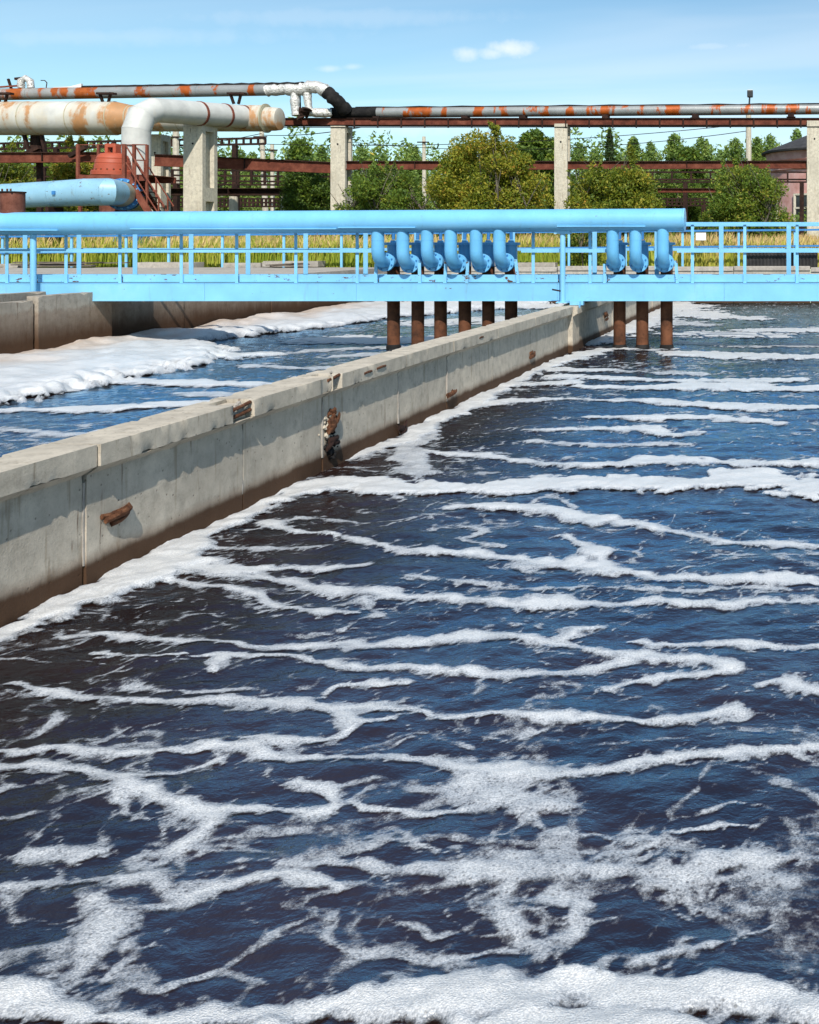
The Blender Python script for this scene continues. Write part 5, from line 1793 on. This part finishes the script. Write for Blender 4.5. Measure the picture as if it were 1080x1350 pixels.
TREES = [('birch_a', 12, 188, 84, 'tree above the dark rails at the far left edge'), ('birch_b', 62, 186, 90, 'tree behind the dark trestle under the big duct'),
         ('broad_a', 88, 192, 82, 'small round tree left of the red bell'), ('birch_a', 126, 200, 92, 'tree just behind the red bell'),
         ('birch_b', 268, 212, 88, 'low tree right against the broad ribbed pillar'), ('birch_a', 292, 206, 92, 'narrow tree left of the leaning pole'),
         ('birch_b', 314, 196, 95, 'tall tree just left of the leaning pole'), ('birch_a', 333, 200, 90, 'tree touching the leaning pole'),
         ('broad_a', 396, 187, 74, 'dark leafy tree left of the pillar below the pipe junction'), ('birch_b', 425, 192, 86, 'paler tree close to the pillar below the pipe junction'),
         ('birch_a', 478, 194, 96, 'tree just right of the pillar below the pipe junction'), ('birch_b', 505, 202, 100, 'low tree top between two pointed trees over the dark green bush'),
         ('birch_a', 547, 192, 98, 'feathery tree beside the short pole top'), ('birch_b', 606, 196, 96, 'tree top peeping over the left of the tall yellow bush'),
         ('birch_a', 650, 188, 92, 'tree top peeping over the middle of the tall yellow bush'),
         ('broad_a', 705, 174, 76, 'dark leafy tree left of the pillar between the bushes'), ('broad_a', 725, 184, 80, 'dark tree touching the pillar between the bushes'),
         ('birch_b', 764, 188, 98, 'small pointed tree just right of the pillar between the bushes'), ('birch_a', 784, 196, 102, 'low tree left of the dark spire-like tree'),
         ('pine_a', 804, 170, 78, 'dark spire-like tree right of the pillar between the bushes'), ('birch_b', 836, 180, 92, 'tree just right of the dark spire-like tree'),
         ('birch_a', 858, 186, 98, 'second tree right of the dark spire-like tree'), ('birch_b', 888, 176, 94, 'tallest pointed tree halfway to the floodlight pole'),
         ('broad_a', 908, 196, 84, 'pale round tree below the tallest pointed tree'), ('birch_a', 926, 181, 96, 'pointed tree left of a gap before the floodlight pole'),
         ('birch_b', 950, 198, 100, 'low tree in the gap left of the floodlight pole'), ('birch_a', 969, 182, 92, 'tree just left of the floodlight pole'),
         ('birch_b', 999, 181, 96, 'tree just right of the floodlight pole'), ('birch_a', 1016, 177, 100, 'tree behind the eaves of the pink building'),
         ('birch_b', 1050, 170, 104, 'tree top rising above the roof of the pink building'), ('birch_a', 190, 196, 96, 'tree hidden partly by the bent white duct'),
         ('birch_b', 222, 198, 94, 'tree left of the pole beside the bent duct')]
for i, (k, px, py, Y_, lab) in enumerate(TREES):
    tree(k, px, py, Y_, lab, 0.85 + 0.3 * random.Random(i).random(), i * 1.7)


def bush(px0, px1, pytop, Y, label, mat, seed, n_=60, var=0.45, leafs=0.055, rad=0.55, deep=1.6, name='bush'):
    rs = np.random.default_rng(seed)
    a, b = P(px0, pytop, Y), P(px1, pytop, Y)
    h = a.z - GZ
    wx_ = (b.x - a.x) / 2
    cl_ = bush_clumps(wx_ - rad * 0.5, deep, h, n_, rs, rad)
    t_ = thing(name, label, 'bush', ((a.x + b.x) / 2, Y, GZ))
    c = crown_mesh('foliage', mat, cl_, 1500, leafs, rs, var)
    o = link('foliage', c)
    o.parent = t_
    s = link('stems', stem_mesh('stems', 'bark', cl_, h, 0.06 * min(1.0, h / 4.0), rs, 7, wx_ * 0.25))
    s.parent = t_
    # loose shoots standing out of the outline
    return t_


bush(553, 735, 186, 40.5, 'tall yellow-green willow bush behind the middle of the blue pipe', 'leaf_willow', 21, 130, 0.52, 0.065, 0.62, 1.8)
bush(442, 575, 222, 41.0, 'lower dark green bush at the foot of the pillar below the pipe junction', 'leaf_green', 22, 80, 0.45, 0.06, 0.5, 1.5)
bush(738, 882, 224, 36.2, 'yellow-green bush right of the middle pillar reaching down behind the railing', 'leaf_willow', 23, 100, 0.42, 0.06, 0.5, 1.3)
bush(922, 1048, 222, 40.0, 'glossy green bush in front of the pink building', 'leaf_green', 24, 100, 0.62, 0.06, 0.5, 1.5)
bush(62, 165, 208, 47.0, 'yellowing bush behind the fat blue duct', 'leaf_willow', 25, 60, 0.6, 0.07, 0.6, 1.2)
bush(-40, 62, 216, 50.0, 'green bush at the left edge behind the fat blue duct', 'leaf_willow', 26, 60, 0.35, 0.07, 0.6, 1.2)
bush(370, 442, 226, 47.5, 'dark shrub left of the pillar below the pipe junction', 'leaf_green', 27, 50, 0.3, 0.07, 0.55, 1.0)
bush(856, 935, 238, 62.0, 'shaded shrub deep between the two right bushes', 'leaf_green', 28, 50, 0.3, 0.08, 0.8, 1.5)
bush(4, 48, 306, 34.6, 'small green bush under the left end of the blue pipe', 'leaf_green', 29, 26, 0.4, 0.05, 0.26, 0.6)
bush(736, 806, 298, 33.75, 'low leafy bush behind the railing left of the three elbow pipes', 'leaf_green', 31, 80, 0.65, 0.045, 0.30, 0.30)
bush(930, 965, 286, 34.8, 'small leafy shrub in the dry grass at right', 'leaf_green', 30, 16, 0.5, 0.05, 0.25, 0.5)

# far wood and undergrowth that read as one mass
rs = np.random.default_rng(55)
cos_, va_ = [], []
for k in range(170):
    h_ = rs.uniform(11.0, 14.4) * rs.uniform(0.85, 1.0)
    x0_, y0_ = -125 + 0.87 * k + rs.normal(0, 0.9), rs.uniform(100, 128)
    m_ = 1500
    u = 0.04 + 0.96 * (1 - rs.uniform(0, 1, m_) ** 0.55)
    an_ = rs.uniform(0, 6.283, m_)
    rad = (0.30 * h_ * (1 - u) ** 0.5 * (0.75 + 0.5 * pn(an_ * 1.3, u * 6, k)) + 0.08) * np.sqrt(rs.uniform(0.1, 1, m_))
    cos_.append(np.stack([x0_ + rad * np.cos(an_), y0_ + rad * np.sin(an_), GZ + u * h_], 1))
    va_.append(np.clip(rs.uniform(0.25, 0.6) + rs.normal(0, 0.18, m_), 0, 1))
co, q = leaf_cloud(np.concatenate(cos_), 0.27, rs)
stuff(link('far_wood', raw_mesh('far_wood', co, q, 'leaf_birch', {'var': np.repeat(np.concatenate(va_), 4)})), 'far line of mixed wood behind all the pipe racks', 'wood')
n_ = 26000
X_ = rs.uniform(-62, 8, n_)
Y_ = rs.uniform(60, 76, n_)
top = 2.2 + 1.3 * fbm(X_ * 0.3, Y_ * 0.1, 3, 15)
Z_ = GZ + np.clip(top, 0.4, 5) * rs.uniform(0, 1, n_) ** 0.8
co, q = leaf_cloud(np.stack([X_, Y_, Z_], 1), 0.17, rs)
va = np.clip(0.35 + 0.5 * pn(X_ * 0.5, Z_ * 0.6, 4) + rs.normal(0, 0.18, n_), 0, 1)
stuff(link('undergrowth', raw_mesh('undergrowth', co, q, 'leaf_green', {'var': np.repeat(va, 4)})), 'tangled green undergrowth beneath the pipe gantries', 'undergrowth')

# tall dry grass on the bank
n_ = 52000
X_ = rs.uniform(-31, 4, n_)
Y_ = 33.55 + 11.0 * rs.uniform(0, 1, n_) ** 1.5
ht = (1.05 + 0.22 * fbm(X_ * 0.5, Y_ * 0.5, 3, 25)) * rs.uniform(0.45, 1.1, n_)
seed_head = (rs.uniform(0, 1, n_) < 0.42) & (ht > 0.62)
seed_head |= (X_ > -4.5) & (rs.uniform(0, 1, n_) < 0.5)
lean = rs.normal(0, 0.13, (n_, 2)) + np.array([0.05, 0])
wd_ = rs.uniform(0.008, 0.016, n_)
an = rs.uniform(0, np.pi, n_)
wv = np.stack([np.cos(an), np.sin(an) * 0.4, np.zeros(n_)], 1) * wd_[:, None]
base = np.stack([X_, Y_, np.full(n_, GZ - 0.03)], 1)
mid = base + np.stack([lean[:, 0] * 0.4 * ht, lean[:, 1] * 0.4 * ht, ht * 0.62], 1)
hi = base + np.stack([lean[:, 0] * 0.9 * ht, lean[:, 1] * 0.9 * ht, ht * 0.86], 1)
tip = base + np.stack([lean[:, 0] * 1.3 * ht, lean[:, 1] * 1.3 * ht, ht], 1)
hw = np.where(seed_head, 1.7, 0.55)[:, None]
co = np.stack([base - wv, base + wv, mid + wv * 0.8, mid - wv * 0.8, hi + wv * hw, hi - wv * hw, tip + wv * 0.15, tip - wv * 0.15], 1).reshape(-1, 3)
i8 = np.arange(n_)[:, None] * 8
q = np.concatenate([i8 + np.array([[0, 1, 2, 3]]), i8 + np.array([[3, 2, 4, 5]]), i8 + np.array([[5, 4, 6, 7]])])
dry = np.clip(0.22 + 0.40 * fbm(X_ * 0.35, Y_ * 0.5, 3, 35) + np.where(X_ > -5, 0.25, 0) + rs.normal(0, 0.12, n_), 0, 0.75)
v8 = np.stack([dry * 0.8, dry * 0.8, dry, dry, np.where(seed_head, 0.86, dry), np.where(seed_head, 0.86, dry), np.where(seed_head, 0.95, dry), np.where(seed_head, 0.95, dry)], 1)
stuff(link('tall_grass', raw_mesh('tall_grass', co, q, 'grass_blade', {'var': v8.ravel()})), 'tall yellow-green grass with tawny seed heads on the bank', 'grass')
